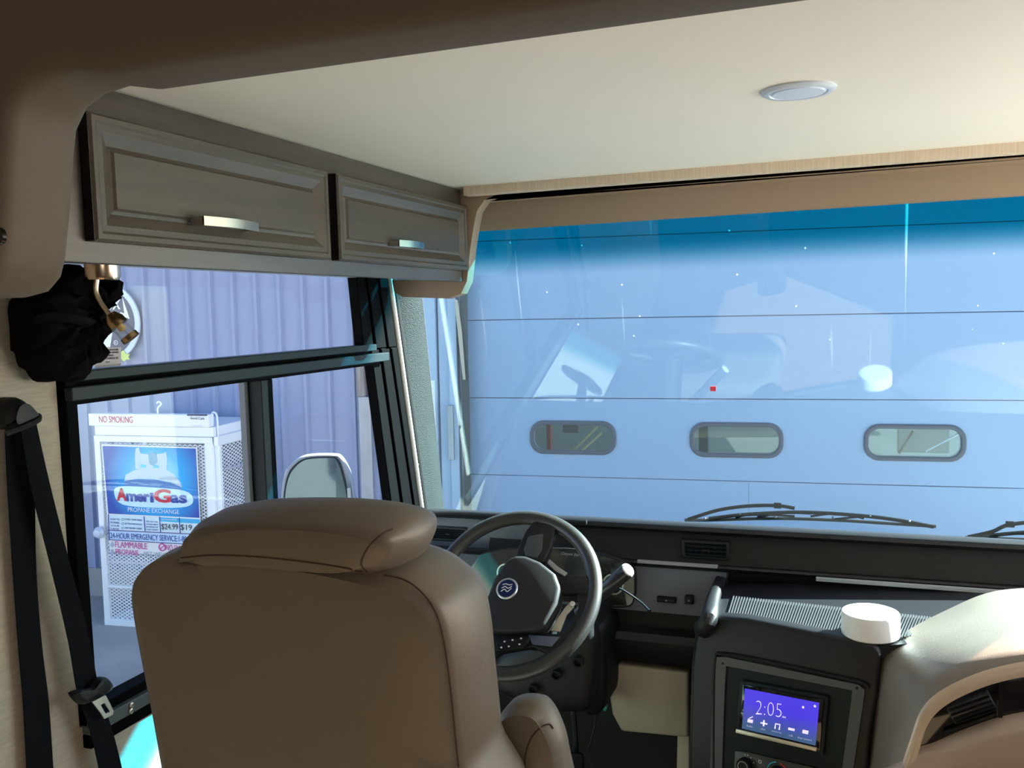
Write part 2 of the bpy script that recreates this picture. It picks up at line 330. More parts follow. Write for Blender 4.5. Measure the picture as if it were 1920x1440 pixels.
# reading lamp beneath the cabinet
lc = PX(192, 500, -1.24); lc.z = zc0+.032
lamp = thing('reading_lamp', 'brass and glass gooseneck reading lamp hanging below the cabinet', 'lamp', lc)
Ld = lc.length
b = MB(); b.lathe(lc, (0, 0, -1), [(0, 0), (.030, 0), (.030, .046), (.027, .052), (.0, .052)], 32); b.build('base', mat('warm nickel', (.60, .46, .36), .22, 1), lamp)
dpl = lambda px, py: PP(px, py, lc, V((-.5, .866, 0)))
neck = sm([dpl(183, 516), dpl(180, 545), dpl(188, 565), dpl(200, 583), dpl(208, 592)], 5, False)
MB().tube(neck, .0045, 10).build('gooseneck', mat('satin nickel neck', (.45, .38, .28), .3, 1), lamp)
h0, h1 = dpl(206, 590), dpl(247, 636); hd_ = (h1-h0); L = hd_.length; hn = hd_.normalized()
MB().lathe(h0, hn, [(0, 0), (.010, 0), (.0165, .012), (.017, .025), (.015, L*.45), (0, L*.45)], 24).build('lamp_head', BRASS, lamp)
MB().lathe(h0, hn, [(.0145, L*.42), (.0150, L*.85), (.013, L*.85), (.0125, L*.42)], 24).build('glass_sleeve', CLEAR, lamp)
MB().lathe(h0, hn, [(.016, L*.84), (.0165, L), (.012, L*1.0), (.0115, L*.86)], 24).build('end_ring', BRASS, lamp)
MB().lathe(h0, hn, [(0, L*.42), (.006, L*.42), (.007, L*.6), (0, L*.66)], 12).build('bulb', mat('amber bulb', (.75, .55, .25), .15), lamp)

# ================================================================== SIDE WINDOW
win = thing('window_1', None, None, (XW, 1.4, .77)); win['kind'] = 'structure'
Wx = lambda px, py, x=XW: PX(px, py, x)
def yw(px, py): return Wx(px, py).y
zbot = .775; ztop = 1.675; rly = Wx(400, 689).z
ra = yw(110, 720); rb = yw(146, 780)
slope = lambda p, q: (lambda z: Wx(*p).y+(Wx(*q).y-Wx(*p).y)*(z-Wx(*p).z)/(Wx(*q).z-Wx(*p).z))
fin = slope((672, 527), (764, 955)); fout = slope((722, 527), (790, 955)); fin_l = slope((697, 682), (734, 962))
fin_u = slope((667, 527), (680, 655))
dp = (.03, 0, 0)
def ypoly(name, yz_, x0, dx, m, bw=.002): return slab(name, [V((x0, y, z)) for y, z in yz_], (dx, 0, 0), m, win, bw, 1)
ypoly('frame_rear', [(ra, zbot-.03), (rb-.012, zbot-.03), (rb-.012, 1.45), (ra, 1.45)], XW-.03, .045, FRAME)
ypoly('frame_rear_inner', [(rb-.012, zbot), (rb, zbot), (rb, 1.43), (rb-.012, 1.43)], XW-.03, .03, FRAME2)
for k, (a0, a1, dx, m) in enumerate(((0, .30, .035, FRAME), (.30, .62, .043, FRAME), (.62, 1.0, .050, FRAME))):
    F0 = lambda z, a=a0: fin_u(z)*(1-a)+fout(z)*a if z > 1.44 else fin_l(z)*(1-a)+fout(z)*a
    F1 = lambda z, a=a1: fin_u(z)*(1-a)+fout(z)*a if z > 1.44 else fin_l(z)*(1-a)+fout(z)*a
    ypoly('frame_front_upper', [(F0(1.70), 1.70), (F1(1.70), 1.70), (F1(1.441), 1.441), (F0(1.441), 1.441)], XW-.03, dx, m, .003)
    ypoly('frame_front_lower', [(F0(1.44), 1.44), (F1(1.44), 1.44), (F1(.73), .73), (F0(.73), .73)], XW-.03, dx, m, .003)
# belt rails
zr = [Wx(400, 672).z, Wx(400, 688).z, Wx(400, 695).z, Wx(400, 716).z, Wx(400, 724).z]
yr = fin(1.44)+.05
ypoly('belt_rail', [(ra, zr[1]), (yr-.06, zr[1]), (yr-.06, zr[0]), (ra, zr[0])], XW-.03, .050, FRAME2)
ypoly('belt_rail', [(ra, zr[3]), (yr+.0, zr[3]), (yr+.0, zr[2]), (ra, zr[2])], XW-.03, .062, FRAME2)
ypoly('rail_groove', [(ra, zr[2]-.001), (yr-.02, zr[2]-.001), (yr-.02, zr[1]+.001), (ra, zr[1]+.001)], XW-.03, .030, FRAME)
ypoly('slider_track', [(ra, zr[4]), (yr-.05, zr[4]), (yr-.05, zr[3]), (ra, zr[3])], XW-.03, .040, FRAME)
ypoly('frame_top', [(ra, 1.668), (fout(1.67), 1.668), (fout(1.67), 1.70), (ra, 1.70)], XW-.03, .035, GALV)
# mullion
ma, mb, mc = yw(484, 800), yw(497, 800), yw(512, 800)
ypoly('slider_stile', [(yw(478, 800), zbot), (ma, zbot), (ma, zr[4]), (yw(478, 800), zr[4])], XW-.045, .02, mat('grey slider stile', (.16, .17, .18), .5))
ypoly('mullion', [(ma, zbot), (mb, zbot), (mb, zr[4]), (ma, zr[4])], XW-.03, .046, FRAME2)
ypoly('mullion', [(mb, zbot), (mc, zbot), (mc, zr[4]), (mb, zr[4])], XW-.03, .036, FRAME)
# sill rails
for za, zz_, dx, m in ((.775, .755, .042, FRAME), (.755, .728, .055, mat('sunlit grey satin sill', (.07, .085, .09), .35)), (.728, .70, .05, FRAME)):  # middle rail painted paler, as if sun fell on it
    ypoly('sill_rail', [(ra, zz_), (fout(.75), zz_), (fout(.75), za), (ra, za)], XW-.03, dx, m)
for (px, py) in ((246, 1322), (245, 1333)):
    screw(Wx(px, py, XW+.026), (1, 0, 0), .006, STEEL, win)
ypoly('upper_pane', [(ra, zr[0]), (fin_u(zr[0])+.01, zr[0]), (fin_u(1.70)+.01, 1.70), (ra, 1.70)], XW-.022, .004, SIDE_GLASS, 0)
ypoly('sliding_pane', [(rb-.005, zbot), (ma, zbot), (ma, zr[4]), (rb-.005, zr[4])], XW-.026, .004, SIDE_GLASS, 0)
ypoly('fixed_pane', [(mb, zbot), (fin_l(zbot)+.01, zbot), (fin_l(zr[4])+.01, zr[4]), (mb, zr[4])], XW-.018, .004, SIDE_GLASS, 0)
# notice sticker on the upper pane
xs_ = XW-.017
st = thing('notice_sticker', 'small cream printed notice stuck low in the upper window corner', 'sticker', PX(205, 688, xs_))
q = [PX(177, 690, xs_), PX(226, 685, xs_), PX(227, 651, xs_), PX(184, 652, xs_)]
slab('paper', q, (.0006, 0, 0), flat('cream paper', (.42, .40, .44)), st, 0, 1, False)
pr = flat('brown print', (.16, .08, .10))
for a, bb, h, s in (((188, 658), (222, 657), .0035, 'THIS IS TO CERTIFY THE UNIT'), ((188, 663), (222, 662), .0035, 'COMPLIES WITH ALL STANDARDS'), ((196, 668), (213, 668), .004, 'CERTIFIED'), ((183, 675), (222, 673), .0045, 'NOT TO CHANGE BY'), ((198, 680), (206, 680), .003, 'SW')):
    lettering(s, PX(*a, xs_+.001), PX(*bb, xs_+.001), (0, 0, 1), h, pr, st)
# A pillar panel
apn = thing('pillar_panel', 'grained grey vinyl pillar panel between side window and windshield', 'pillar')
Aa, Ab = Wx(744, 500), Wx(800, 975)
g = MB(); nn = 10; rings = []
for i in range(nn+1):
    u = i/nn; pl = Wx(740+(796-740)*u, 500+(985-500)*u, XW+.012); pr_ = PP(786+(836-786)*u, 500+(985-500)*u, wp-wn*.012, wn)
    pr_ = EYE+(pr_-EYE)*.998
    mid = (pl+pr_)/2+V((.006, -.006, 0)); e = V((-.03, .05, 0)); rings.append([pl, mid, pr_, pr_+e, pl+V((-.012, .06, 0))])
g.loft(rings); g.build('vinyl_cover', GREENV, apn)
for px, py in ((746, 565), (783, 872)):
    screw(Wx(px, py, XW+.024), (1, -.4, 0), .006, RUB, apn)
tb = []
for i in range(9):
    u = i/8; tb.append(Wx(729+(793-729)*u, 515+(975-515)*u, XW+.020))
MB().tube(tb, .0105, 10).build('trim_bead', BEAD, apn)
tb2 = [p+V((.0, .028, 0)) for p in tb]
MB().tube(tb2, .010, 8).build('rubber_seal', RUB, apn)

# ================================================================== SEAT BELT
sb = thing('seat_belt', 'black seat belt looped from a wall anchor beside the side window', 'seat belt', (XW, 1.25, 1.38))
xb = XW+.035
anc = sm([PX(6, 800, xb), PX(8, 768, xb), PX(22, 748, xb), PX(42, 747, xb), PX(66, 772, xb), PX(74, 788, xb), PX(62, 798, xb), PX(30, 806, xb)], 4)
pillow('anchor_cover', anc, (-1, .0, 0), [(.9, -.020), (.35, -.018), (.018, -.012), (.004, -.003), (0, .010), (0, .032)], RUB, sb)
MB().tube(sm([PX(12, 812, xb+.01), PX(45, 800, xb+.02), PX(70, 788, xb+.02), PX(72, 780, xb+.01)], 4, False), .006, 8).build('guide_loop', RUB, sb)
def strap(name, px_l, px_r, x, m, par, th=.0018, xs=None):
    L_ = [PX(p[0], p[1], (xs[i] if xs else x)) for i, p in enumerate(px_l)]; R_ = [PX(p[0], p[1], (xs[i] if xs else x)) for i, p in enumerate(px_r)]
    L_, R_ = sm(L_, 5, False), sm(R_, 5, False)
    b = MB(); b.loft([[l, r, r+V((-th, 0, 0)), l+V((-th, 0, 0))] for l, r in zip(L_, R_)]); return b.build(name, m, par, True, 40)
strap('webbing', [(10, 800), (14, 900), (24, 1060), (34, 1200), (44, 1320), (52, 1470)], [(66, 800), (66, 900), (68, 1060), (78, 1200), (92, 1320), (102, 1470)], XW+.02, BELT, sb)
strap('webbing', [(38, 800), (60, 920), (95, 1060), (128, 1200), (146, 1300), (172, 1380), (192, 1470)], [(68, 792), (92, 900), (132, 1060), (164, 1180), (186, 1290), (214, 1380), (236, 1470)], XW+.045, BELT, sb)
stp = sm([PX(p[0], p[1], XW+.062) for p in ((134, 1302), (146, 1294), (170, 1290), (184, 1272), (198, 1270), (210, 1282), (206, 1296), (186, 1306), (166, 1318), (150, 1320))], 4)
pillow('belt_stop', stp, (-1, 0, 0), [(.9, -.010), (.3, -.009), (.004, -.006), (0, 0), (0, .008), (.004, .014)], RUB, sb)
to = [PX(*p, XW+.066) for p in ((173, 1316), (198, 1303), (206, 1318), (213, 1333), (212, 1340), (196, 1348), (190, 1338))]
ti = [PX(*p, XW+.066) for p in ((189, 1322), (196, 1318), (201, 1326), (206, 1333), (205, 1336), (199, 1339), (195, 1333))]
MB().ringprism(to, ti, (-.003, 0, 0)).build('latch_plate', STEEL, sb, False)
b = MB()

# black bundled cloth at the upper rear corner of the window
bc = thing('bundled_curtain', 'crumpled black fabric bundle hanging beside the reading lamp', 'curtain', PX(130, 700, XW+.06))
out = [(60, 560), (95, 546), (110, 528), (138, 500), (156, 498), (153, 515), (176, 532), (196, 522), (215, 516), (226, 538), (205, 556), (188, 574), (186, 600), (190, 632), (186, 660), (178, 688), (158, 712), (128, 714), (104, 712), (84, 690), (70, 668), (62, 640)]
ol = sm([PX(p[0], p[1], XW+.075) for p in out], 3)
c0 = sum(ol, V())/len(ol); rings = []
for fr, dx in ((1, -.055), (1.0, -.03), (.97, .0), (.86, .022), (.66, .034), (.42, .030), (.2, .038), (.05, .034)):
    rings.append([c0+(p-c0)*(fr+.015*math.sin(i*1.7+fr*9))+V((dx+(.010*math.sin(i*.9+fr*7)+.007*math.sin(i*2.3-fr*11) if fr < .99 else 0), 0, .004*math.sin(i*1.3+fr*5))) for i, p in enumerate(ol)])
MB().loft(rings).build('fabric', CLOTH, bc, True, 70)
MB().tube(sm([PX(66, 600, XW+.10), PX(100, 592, XW+.125), PX(150, 600, XW+.125), PX(186, 612, XW+.10)], 4, False), .006, 6, 1.8).build('tie_strap', BELT, bc)

# ================================================================== DASHBOARD
dash = thing('dashboard', 'long black dashboard across the cab below the windshield', 'dashboard', (-.1, 2.5, .3))
zz = lambda py, y: PY(1230, py, y).z
xd0 = PY(748, 1000, 2.5).x; xd1 = XR-.005
prof_top = [(3.02, .60), (3.08, .67), (2.80, .83), (2.60, zz(977, 2.58)-.006), (2.565, zz(976, 2.56)), (2.54, zz(978, 2.54)), (2.52, zz(984, 2.52)), (2.512, zz(992, 2.512)), (2.53, zz(995, 2.53)), (2.54, zz(998, 2.54)), (2.54, .60)]
def dzc(x, z):
    r = .085; dx = x-xd0
    drop = 0 if dx > r else r-math.sqrt(max(0, r*r-(r-dx)**2))
    return drop
xs = [xd0+.0+.085*(1-math.cos(a*math.pi/2/7)) for a in range(8)]+[xd0+.2, -.3, .4, xd1]
xs[0] = xd0+.0005
b = MB(); b.loft([[V((x, y, z if z < .7 else max(z-dzc(x, z), .70))) for y, z in prof_top] for x in xs]); b.build('dash_top', DASH, dash, True, 50)
yf0, yf1 = 2.535, 2.50
Df = lambda px, py, y=2.50: PY(px, py, y)
zt_, zb2 = zz(997, yf0), zz(1051, yf1)
# face panel (recessed), left bezel painted lighter grey-blue for sky light
def xprof(name, pr, x0, x1, m, par=dash, bw=0, sm_=True):
    b = MB(); b.loft([[V((x, y, z)) for y, z in pr] for x in (x0, x1)])
    if bw: b.bevel(bw, 2)
    return b.build(name, m, par, sm_)
xprof('upper_face', [(yf0, zt_), (yf1, zb2), (yf1+.06, zb2), (yf0+.06, zt_)], xd0+.30, xd1, DASHG)
# driver bezel with rounded left corner
bz = [PY(p[0], p[1], 2.515) for p in ((772, 1000), (777, 984), (792, 974), (815, 969), (880, 972), (960, 980), (1040, 990), (1045, 1062), (900, 1052), (830, 1050), (778, 1048))]
slab('driver_bezel', bz, (0, .03, 0), DGREY, dash, .004, 2)
bo = [PY(p[0], p[1], 2.500) for p in ((766, 1050), (764, 1002), (768, 984), (782, 972), (800, 965), (880, 964), (1100, 979))]
MB().tube(sm(bo, 4, False), .007, 8).build('bezel_rim', DASH, dash)
screw(PY(777, 991, 2.505), (0, -1, 0), .005, RUB, dash)
def vent(cs, y, par, ns, nv, lab=None):
    (x0_, y0_), (x1_, y1_) = cs; a, b2 = PY(x0_, y0_, y), PY(x1_, y1_, y); zlo, zhi = b2.z, a.z
    th = thing('air_vent', lab, 'air vent', ((a.x+b2.x)/2, y, zlo))
    o_ = [V((a.x-.008, y-.004, zlo-.008)), V((b2.x+.008, y-.004, zlo-.008)), V((b2.x+.008, y-.004, zhi+.008)), V((a.x-.008, y-.004, zhi+.008))]
    i_ = [V((a.x, y-.004, zlo)), V((b2.x, y-.004, zlo)), V((b2.x, y-.004, zhi)), V((a.x, y-.004, zhi))]
    b = MB(); b.ringprism(o_, i_, (0, .022, 0)).bevel(.002, 2); b.build('frame', DASH, th)
    MB().box((a.x, y+.012, zlo), (b2.x, y+.018, zhi)).build('backing', DARK, th, False)
    for k in range(ns):
        z = zlo+(k+.5)*(zhi-zlo)/ns; MB().obox(V(((a.x+b2.x)/2, y+.001, z)), ((b2.x-a.x)/2, 0, 0), (0, .006, .002), (0, -.0003, .0010)).build('slat', FRAME2, th, False)
    for k in range(nv):
        x = a.x+(k+1)*(b2.x-a.x)/(nv+1); MB().obox(V((x, y+.007, (zlo+zhi)/2)), (.0008, 0, 0), (0, .004, 0), (0, 0, (zhi-zlo)/2)).build('vane', FRAME2, th, False)
    MB().box(((a.x+b2.x)/2-.009, y-.008, (zlo+zhi)/2-.003), ((a.x+b2.x)/2+.009, y-.001, (zlo+zhi)/2+.003)).bevel(.001, 1).build('tab', RUB, th)
    return th
vent(((810, 990), (872, 1012)), 2.513, dash, 5, 6, 'black louvred air vent at the left end of the dashboard')
vent(((1284, 1017), (1362, 1046)), 2.505, dash, 3, 6, 'black louvred air vent on the dashboard right of the steering wheel')
# lower half, left of console
xc_ = PY(1340, 1100, 2.47).x+.03
xprof('ledge', [(yf1+.02, zz(1050, yf1+.02)), (2.47, zz(1054, 2.47)), (2.465, zz(1058, 2.465)), (2.475, zz(1064, 2.475)), (2.53, zz(1064, 2.53))], xd0+.02, xd1, DASH, dash, 0)
xprof('ledge_highlight', [(2.474, zz(1051, 2.474)), (2.463, zz(1054, 2.463)), (2.464, zz(1058, 2.464)), (2.476, zz(1058, 2.476))], PY(1195, 1050, 2.465).x, PY(1345, 1062, 2.465).x, mat('pale highlight strip', (.34, .34, .34), .3), dash)  # pale strips paint the highlight along the dash ledge
xprof('ledge_highlight', [(2.454, zz(1060, 2.454)), (2.446, zz(1063, 2.446)), (2.447, zz(1068, 2.447)), (2.458, zz(1068, 2.458))], PY(1530, 1080, 2.45).x, XR-.01, MATS['pale highlight strip'], dash)
xprof('instrument_panel', [(2.480, zz(1064, 2.48)), (2.452, zz(1148, 2.452)), (2.50, zz(1148, 2.50)), (2.52, zz(1064, 2.52))], xd0+.02, xc_, DGREY, dash)
xprof('lower_strip', [(2.468, zz(1148, 2.468)), (2.462, zz(1180, 2.462)), (2.52, zz(1180, 2.52)), (2.52, zz(1148, 2.52))], xd0+.02, xc_, DASHG, dash)
rl = [(2.50, zz(1176, 2.50)), (2.45, zz(1180, 2.45)), (2.42, zz(1190, 2.42)), (2.405, zz(1205, 2.405)), (2.41, zz(1225, 2.41)), (2.43, zz(1244, 2.43)), (2.50, zz(1247, 2.50))]
xprof('padded_roll', rl, xd0+.02, xc_, DASH, dash)
kn = [(1143, 1244), (1290, 1262), (1290, 1384), (1165, 1372), (1148, 1340), (1140, 1290)]
slab('knee_panel', sm([PY(p[0], p[1], 2.43) for p in kn[:1]], 1)+[PY(p[0], p[1], 2.43 if p[1] < 1330 else 2.46) for p in kn[1:]], (0, .05, 0), KNEE, dash, .008, 3)
slab('side_post', [PY(p[0], p[1], 2.47) for p in ((1270, 1380), (1292, 1380), (1290, 1470), (1268, 1470))], (0, .03, 0), KNEE, dash, .003, 2)
xprof('firewall', [(2.60, .0), (2.60, .60), (2.64, .60), (2.64, 0)], xd0, XR-.01, DARK, dash)
# rocker switches
for lab, q in (('wide black rocker switch with a tiny arrow on the grey panel', ((1232, 1118), (1268, 1131))), ('small square black switch beside the console, right of the wide rocker', ((1284, 1116), (1301, 1133)))):
    a, b2 = PY(*q[0], 2.455), PY(*q[1], 2.455); th = thing('switch', lab, 'switch', ((a.x+b2.x)/2, 2.455, b2.z))
    MB().box((a.x, 2.450, b2.z), (b2.x, 2.475, a.z)).bevel(.002, 2).build('housing', RUB, th)
    MB().box((a.x+.003, 2.446, b2.z+.003), (b2.x-.003, 2.452, a.z-.003)).bevel(.002, 2).build('rocker', DASHG, th)
    c_ = V(((a.x+b2.x)/2, 2.4455, (a.z+b2.z)/2)); b = MB(); b.loft([[c_+V((-.002, 0, -.001)), c_+V((.002, 0, -.001)), c_+V((0, 0, .002))], [c_+V((-.002, .001, -.001)), c_+V((.002, .001, -.001)), c_+V((0, .001, .002))]]); b.build('symbol', WHITE, th, False)
# instrument cluster with clear cover behind the wheel
ic = thing('instrument_cluster', 'clear-covered instrument cluster behind the steering wheel', 'instrument cluster', PY(1060, 1130, 2.44))
co = sm([PY(p[0], p[1], 2.43) for p in ((900, 1040), (1060, 1030), (1150, 1048), (1183, 1066), (1190, 1085), (1189, 1120), (1180, 1135), (1150, 1137), (1040, 1130), (900, 1120))], 3)
slab('housing', [p+V((0, .012, 0)) for p in co], (0, .02, 0), DASHG, ic, .003, 2)
slab('clear_cover', [p+V((0, -.004, 0)) for p in co], (0, .003, 0), CLEAR, ic, 0, 1)
cc = [PY(p[0], p[1], 2.426) for p in ((1186, 1068), (1190, 1085), (1189, 1120), (1180, 1136), (1150, 1138), (1130, 1136))]
MB().tube(sm(cc, 3, False), .0022, 6).build('cover_edge', RUB, ic)
for cx_, cy_ in ((950, 1075), (1010, 1080), (1150, 1095)):
    p = PY(cx_, cy_, 2.438); MB().lathe(p, (0, -1, 0), [(.030, 0), (.030, .004), (.026, .004), (.026, .0)], 28).build('gauge_ring', NICKEL, ic)
    MB().lathe(p, (0, -1, 0), [(0, 0), (.026, 0), (.026, .0012), (0, .0012)], 28).build('gauge_face', GLOSSK, ic)
lettering('Canyon Star', PY(1052, 1041, 2.425), PY(1088, 1045, 2.425), (0, 0, 1), .010, mat('silver script', (.35, .33, .32), .3, 1), ic, 'emblem', .0006, 0, .5)

# steering column shroud + stalk + pedals
colm = thing('steering_column', 'black plastic steering column shroud with two screw holes', 'steering column', PY(1020, 1300, 2.3))
shp = sm([PY(p[0], p[1], 2.24) for p in ((940, 1230), (1090, 1178), (1108, 1182), (1118, 1240), (1112, 1300), (1094, 1336), (1010, 1330), (950, 1310), (925, 1290))], 4)
pillow('shroud', shp, (0, 1, .05), [(.7, -.012), (.3, -.010), (.012, -.004), (0, .01), (0, .26)], DASH, colm)
shp2 = sm([PY(p[0], p[1], 2.30) for p in ((1085, 1180), (1118, 1172), (1134, 1200), (1138, 1290), (1128, 1335), (1096, 1338), (1090, 1260))], 4)
pillow('column_cover', shp2, (0, 1, 0), [(.3, -.004), (.006, 0), (0, .01), (0, .2)], RUB, colm)
for px, py in ((1044, 1264), (1001, 1291), (1085, 1240)):
    p = PY(px, py, 2.222); MB().lathe(p, (0, -1, -.1), [(.014, 0), (.014, .010), (.010, .010), (.009, -.004), (0, -.004)], 20).build('screw_boss', RUB, colm)
stk = thing('gear_shift_stalk', 'black cylindrical shift stalk with a bright silver end cap right of the wheel', 'lever', PY(1110, 1130, 2.15))
s0, s1 = PY(1085, 1150, 2.24), PY(1178, 1068, 2.20); dd = (s1-s0).normalized(); LL = (s1-s0).length
MB().lathe(s0, dd, [(0, 0), (.016, 0), (.017, LL*.45), (.0195, LL*.6), (.0195, LL-.006), (.0185, LL-.003), (0, LL-.003)], 28).build('grip', mat('dark metallic grip', (.05, .05, .055), .25, .4), stk)
MB().lathe(s0, dd, [(0, LL-.004), (.0178, LL-.004), (.0175, LL+.001), (.015, LL+.003), (0, LL+.003)], 28).build('end_cap', mat('silver cap', (.85, .85, .85), .35, .3), stk)
MB().tube(sm([PY(1120, 1085, 2.3), PY(1165, 1105, 2.3), PY(1200, 1128, 2.3), PY(1218, 1146, 2.28)], 4, False), [.003]*12+[.0055], 8).build('indicator_lever', FRAME2, stk)
# pedals and wires below
pd = thing('pedal', 'black pedal arm hanging below the steering column', 'pedal', PY(1085, 1440, 2.4))
MB().tube([PY(1075, 1330, 2.45), PY(1080, 1400, 2.42), PY(1080, 1425, 2.38)], .008, 8).build('arm', FRAME2, pd)
slab('pad', [PY(p[0], p[1], 2.36) for p in ((1050, 1410), (1092, 1415), (1096, 1470), (1052, 1470))], (0, .012, 0), RUB, pd, .003, 2)
cb = thing('wire_connector', 'green plug with a dangling grey wire beside the beige knee panel', 'connector', PY(1125, 1322, 2.38))
cc_ = PY(1128, 1323, 2.38); ax = (PY(1142, 1328, 2.38)-PY(1112, 1315, 2.38)).normalized(); 
MB().obox(cc_, ax*.016, V((0, .008, 0)), ax.cross(V((0, 1, 0)))*.008).bevel(.002, 2).build('plug', mat('teal green plastic', (.04, .32, .22), .4), cb)
MB().obox(cc_-ax*.022, ax*.006, V((0, .005, 0)), ax.cross(V((0, 1, 0)))*.004).build('pin_housing', WHITE, cb, False)
MB().tube(sm([PY(1120, 1330, 2.38), PY(1115, 1360, 2.38), PY(1108, 1390, 2.37), PY(1102, 1412, 2.37), PY(1113, 1440, 2.36)], 4, False), .0028, 6).build('wire', FRAME2, cb)
fl_ = MB().box((xd0, 2.3, .0), (XR-.1, 2.6, .05)); fl_.build('toe_board', DARK, dash, False)

# ================================================================== STEERING WHEEL
t_ = math.radians(42); wc = PY(961, 1109.3, 2.055); wN = V((0, -math.cos(t_), math.sin(t_))); wU = V((1, 0, 0)); wV = wN.cross(wU)
sw = thing('steering_wheel', 'black four-spoke steering wheel with a round blue centre badge', 'steering wheel', wc)
def WP(px, py, h=0): return PP(px, py, wc+wN*h, wN)
b = MB(); n1, n2 = 72, 14; Rr = .2065; rings = []
for i in range(n1+1):
    a = 2*math.pi*i/n1; dr = wU*math.cos(a)+wV*math.sin(a)
    rings.append([wc+dr*(Rr+.0185*math.cos(q_))+wN*.0165*math.sin(q_) for q_ in (2*math.pi*k/n2 for k in range(n2))])
b.loft(rings[:-1], False, False)
bm = b.bm; bm.verts.ensure_lookup_table(); vs = bm.verts[:]; nn_ = len(vs)
for k in range(n2):
    j = (k+1) % n2; bm.faces.new((vs[nn_-n2+k], vs[nn_-n2+j], vs[j], vs[k]))
b.build('rim', mat('black leather grain rim', (.030, .029, .028), .32, 0, .2, 900, spec=.8), sw)
def wslab(name, px, h, th, m, bw=.003, k=0, par=sw):
    P_ = [WP(p[0], p[1], h) for p in px]
    if k: P_ = sm(P_, k)
    return slab(name, P_, -wN*th, m, par, bw, 3)
pad = wslab('airbag_pad', [(906, 1172), (908, 1130), (925, 1085), (948, 1050), (965, 1040), (985, 1041), (1012, 1052), (1040, 1074), (1050, 1100), (1044, 1130), (1020, 1174), (1000, 1180), (950, 1183), (918, 1182)], .035, .05, mat('black soft airbag cover', (.028, .027, .029), .5, 0, .3, 800, spec=.25), .010)
wslab('spoke', [(965, 1050), (972, 1025), (985, 995), (1000, 978), (1030, 980), (1042, 990), (1030, 1030), (1018, 1055)], .012, .022, DASH, .004)
wslab('spoke', [(1020, 1050), (1060, 1076), (1098, 1078), (1112, 1100), (1108, 1118), (1085, 1112), (1050, 1112), (1035, 1090)], .012, .022, DASH, .004)
wslab('spoke', [(925, 1186), (1050, 1188), (1070, 1196), (1050, 1222), (1035, 1228), (1000, 1212), (940, 1222), (915, 1240), (905, 1210)], .010, .020, DASH, .004)
wslab('spoke', [(1082, 1110), (1102, 1112), (1106, 1130), (1090, 1165), (1062, 1196), (1050, 1192), (1072, 1168), (1084, 1140)], .008, .016, DASH, .003)
wslab('spoke', [(908, 1130), (906, 1160), (870, 1120), (836, 1075), (846, 1062), (870, 1080)], .008, .016, DASH, .003)
wslab('spoke_inlay', [(990, 1005), (1018, 1000), (1016, 1030), (1006, 1046), (985, 1042), (982, 1030)], .016, .006, MID, .002)
wslab('spoke_inlay', [(990, 1190), (1050, 1194), (1034, 1212), (998, 1208)], .014, .004, mat('satin blue-grey inlay', (.10, .12, .17), .3), .001)
wslab('spoke_inlay', [(1030, 1048), (1046, 1062), (1064, 1074), (1058, 1080), (1040, 1070), (1026, 1056)], .016, .004, MATS['pale highlight strip'], .001)
wslab('lower_bracket', [(1032, 1182), (1044, 1160), (1060, 1138), (1072, 1126), (1076, 1138), (1062, 1152), (1050, 1184)], .004, .006, mat('pale satin bracket', (.55, .53, .45), .4), .001)
keys = wslab('button_pad', [(930, 1206), (938, 1198), (988, 1192), (994, 1196), (990, 1204), (980, 1214), (936, 1221), (928, 1218)], .022, .016, RUB, .003)
for k, (px, py) in enumerate(((946, 1203), (961, 1200), (977, 1197), (940, 1214), (954, 1212), (974, 1208))):
    P_ = WP(px, py, .0225); r_ = WP(px+3, py-.5, .0225)-P_
    MB().obox(P_, wU*.0022, wV*.0016, wN*.0006).build('button_mark', WHITE, keys, False)
bd = WP(951, 1104, .0365)
badge = MB().lathe(bd, wN, [(0, 0), (.0275, 0), (.0275, .002), (.026, .004), (.0235, .004), (.0230, .0025), (0, .0025)], 40).build('badge', mat('silver ring', (.75, .78, .85), .3, .6), sw)
MB().lathe(bd, wN, [(0, .0026), (.0228, .0026), (.022, .0034), (0, .0034)], 40).build('badge_field', mat('deep blue enamel', (.010, .020, .10), .25), badge)
for k in range(3):
    aa = [bd+wU*x+wV*y+wN*.0038 for x, y in ((-.013, -.010+k*.009), (-.005, -.003+k*.007), (.003, -.009+k*.009), (.012, .001+k*.005))]
    MB().tube(sm(aa, 4, False), .0012, 6).build('badge_scroll', WHITE, badge)
MB().lathe(WP(1074, 1133, .008), wN, [(0, 0), (.006, 0), (.006, .004), (.003, .004), (.003, .001), (0, .001)], 16).build('bolt', WHITE, sw)
MB().lathe(wc-wN*.02, -wN, [(0, 0), (.045, 0), (.05, .04), (.055, .22), (0, .22)], 24).build('hub', RUB, sw)

# ================================================================== CENTRE CONSOLE
cons = thing('centre_console', 'black centre console stack with ribbed top tray', 'console', (-.1, 2.2, 0))
ang = math.radians(19); fd = V((math.cos(ang), -math.sin(ang), 0)); fn = V((-math.sin(ang), -math.cos(ang), 0)); tilt = .10
fN = (fn+V((0, 0, tilt*1.0))).normalized(); fP = PY(1345, 1165, 2.20)
def FP(px, py, h=0): return PP(px, py, fP+fN*h, fN)
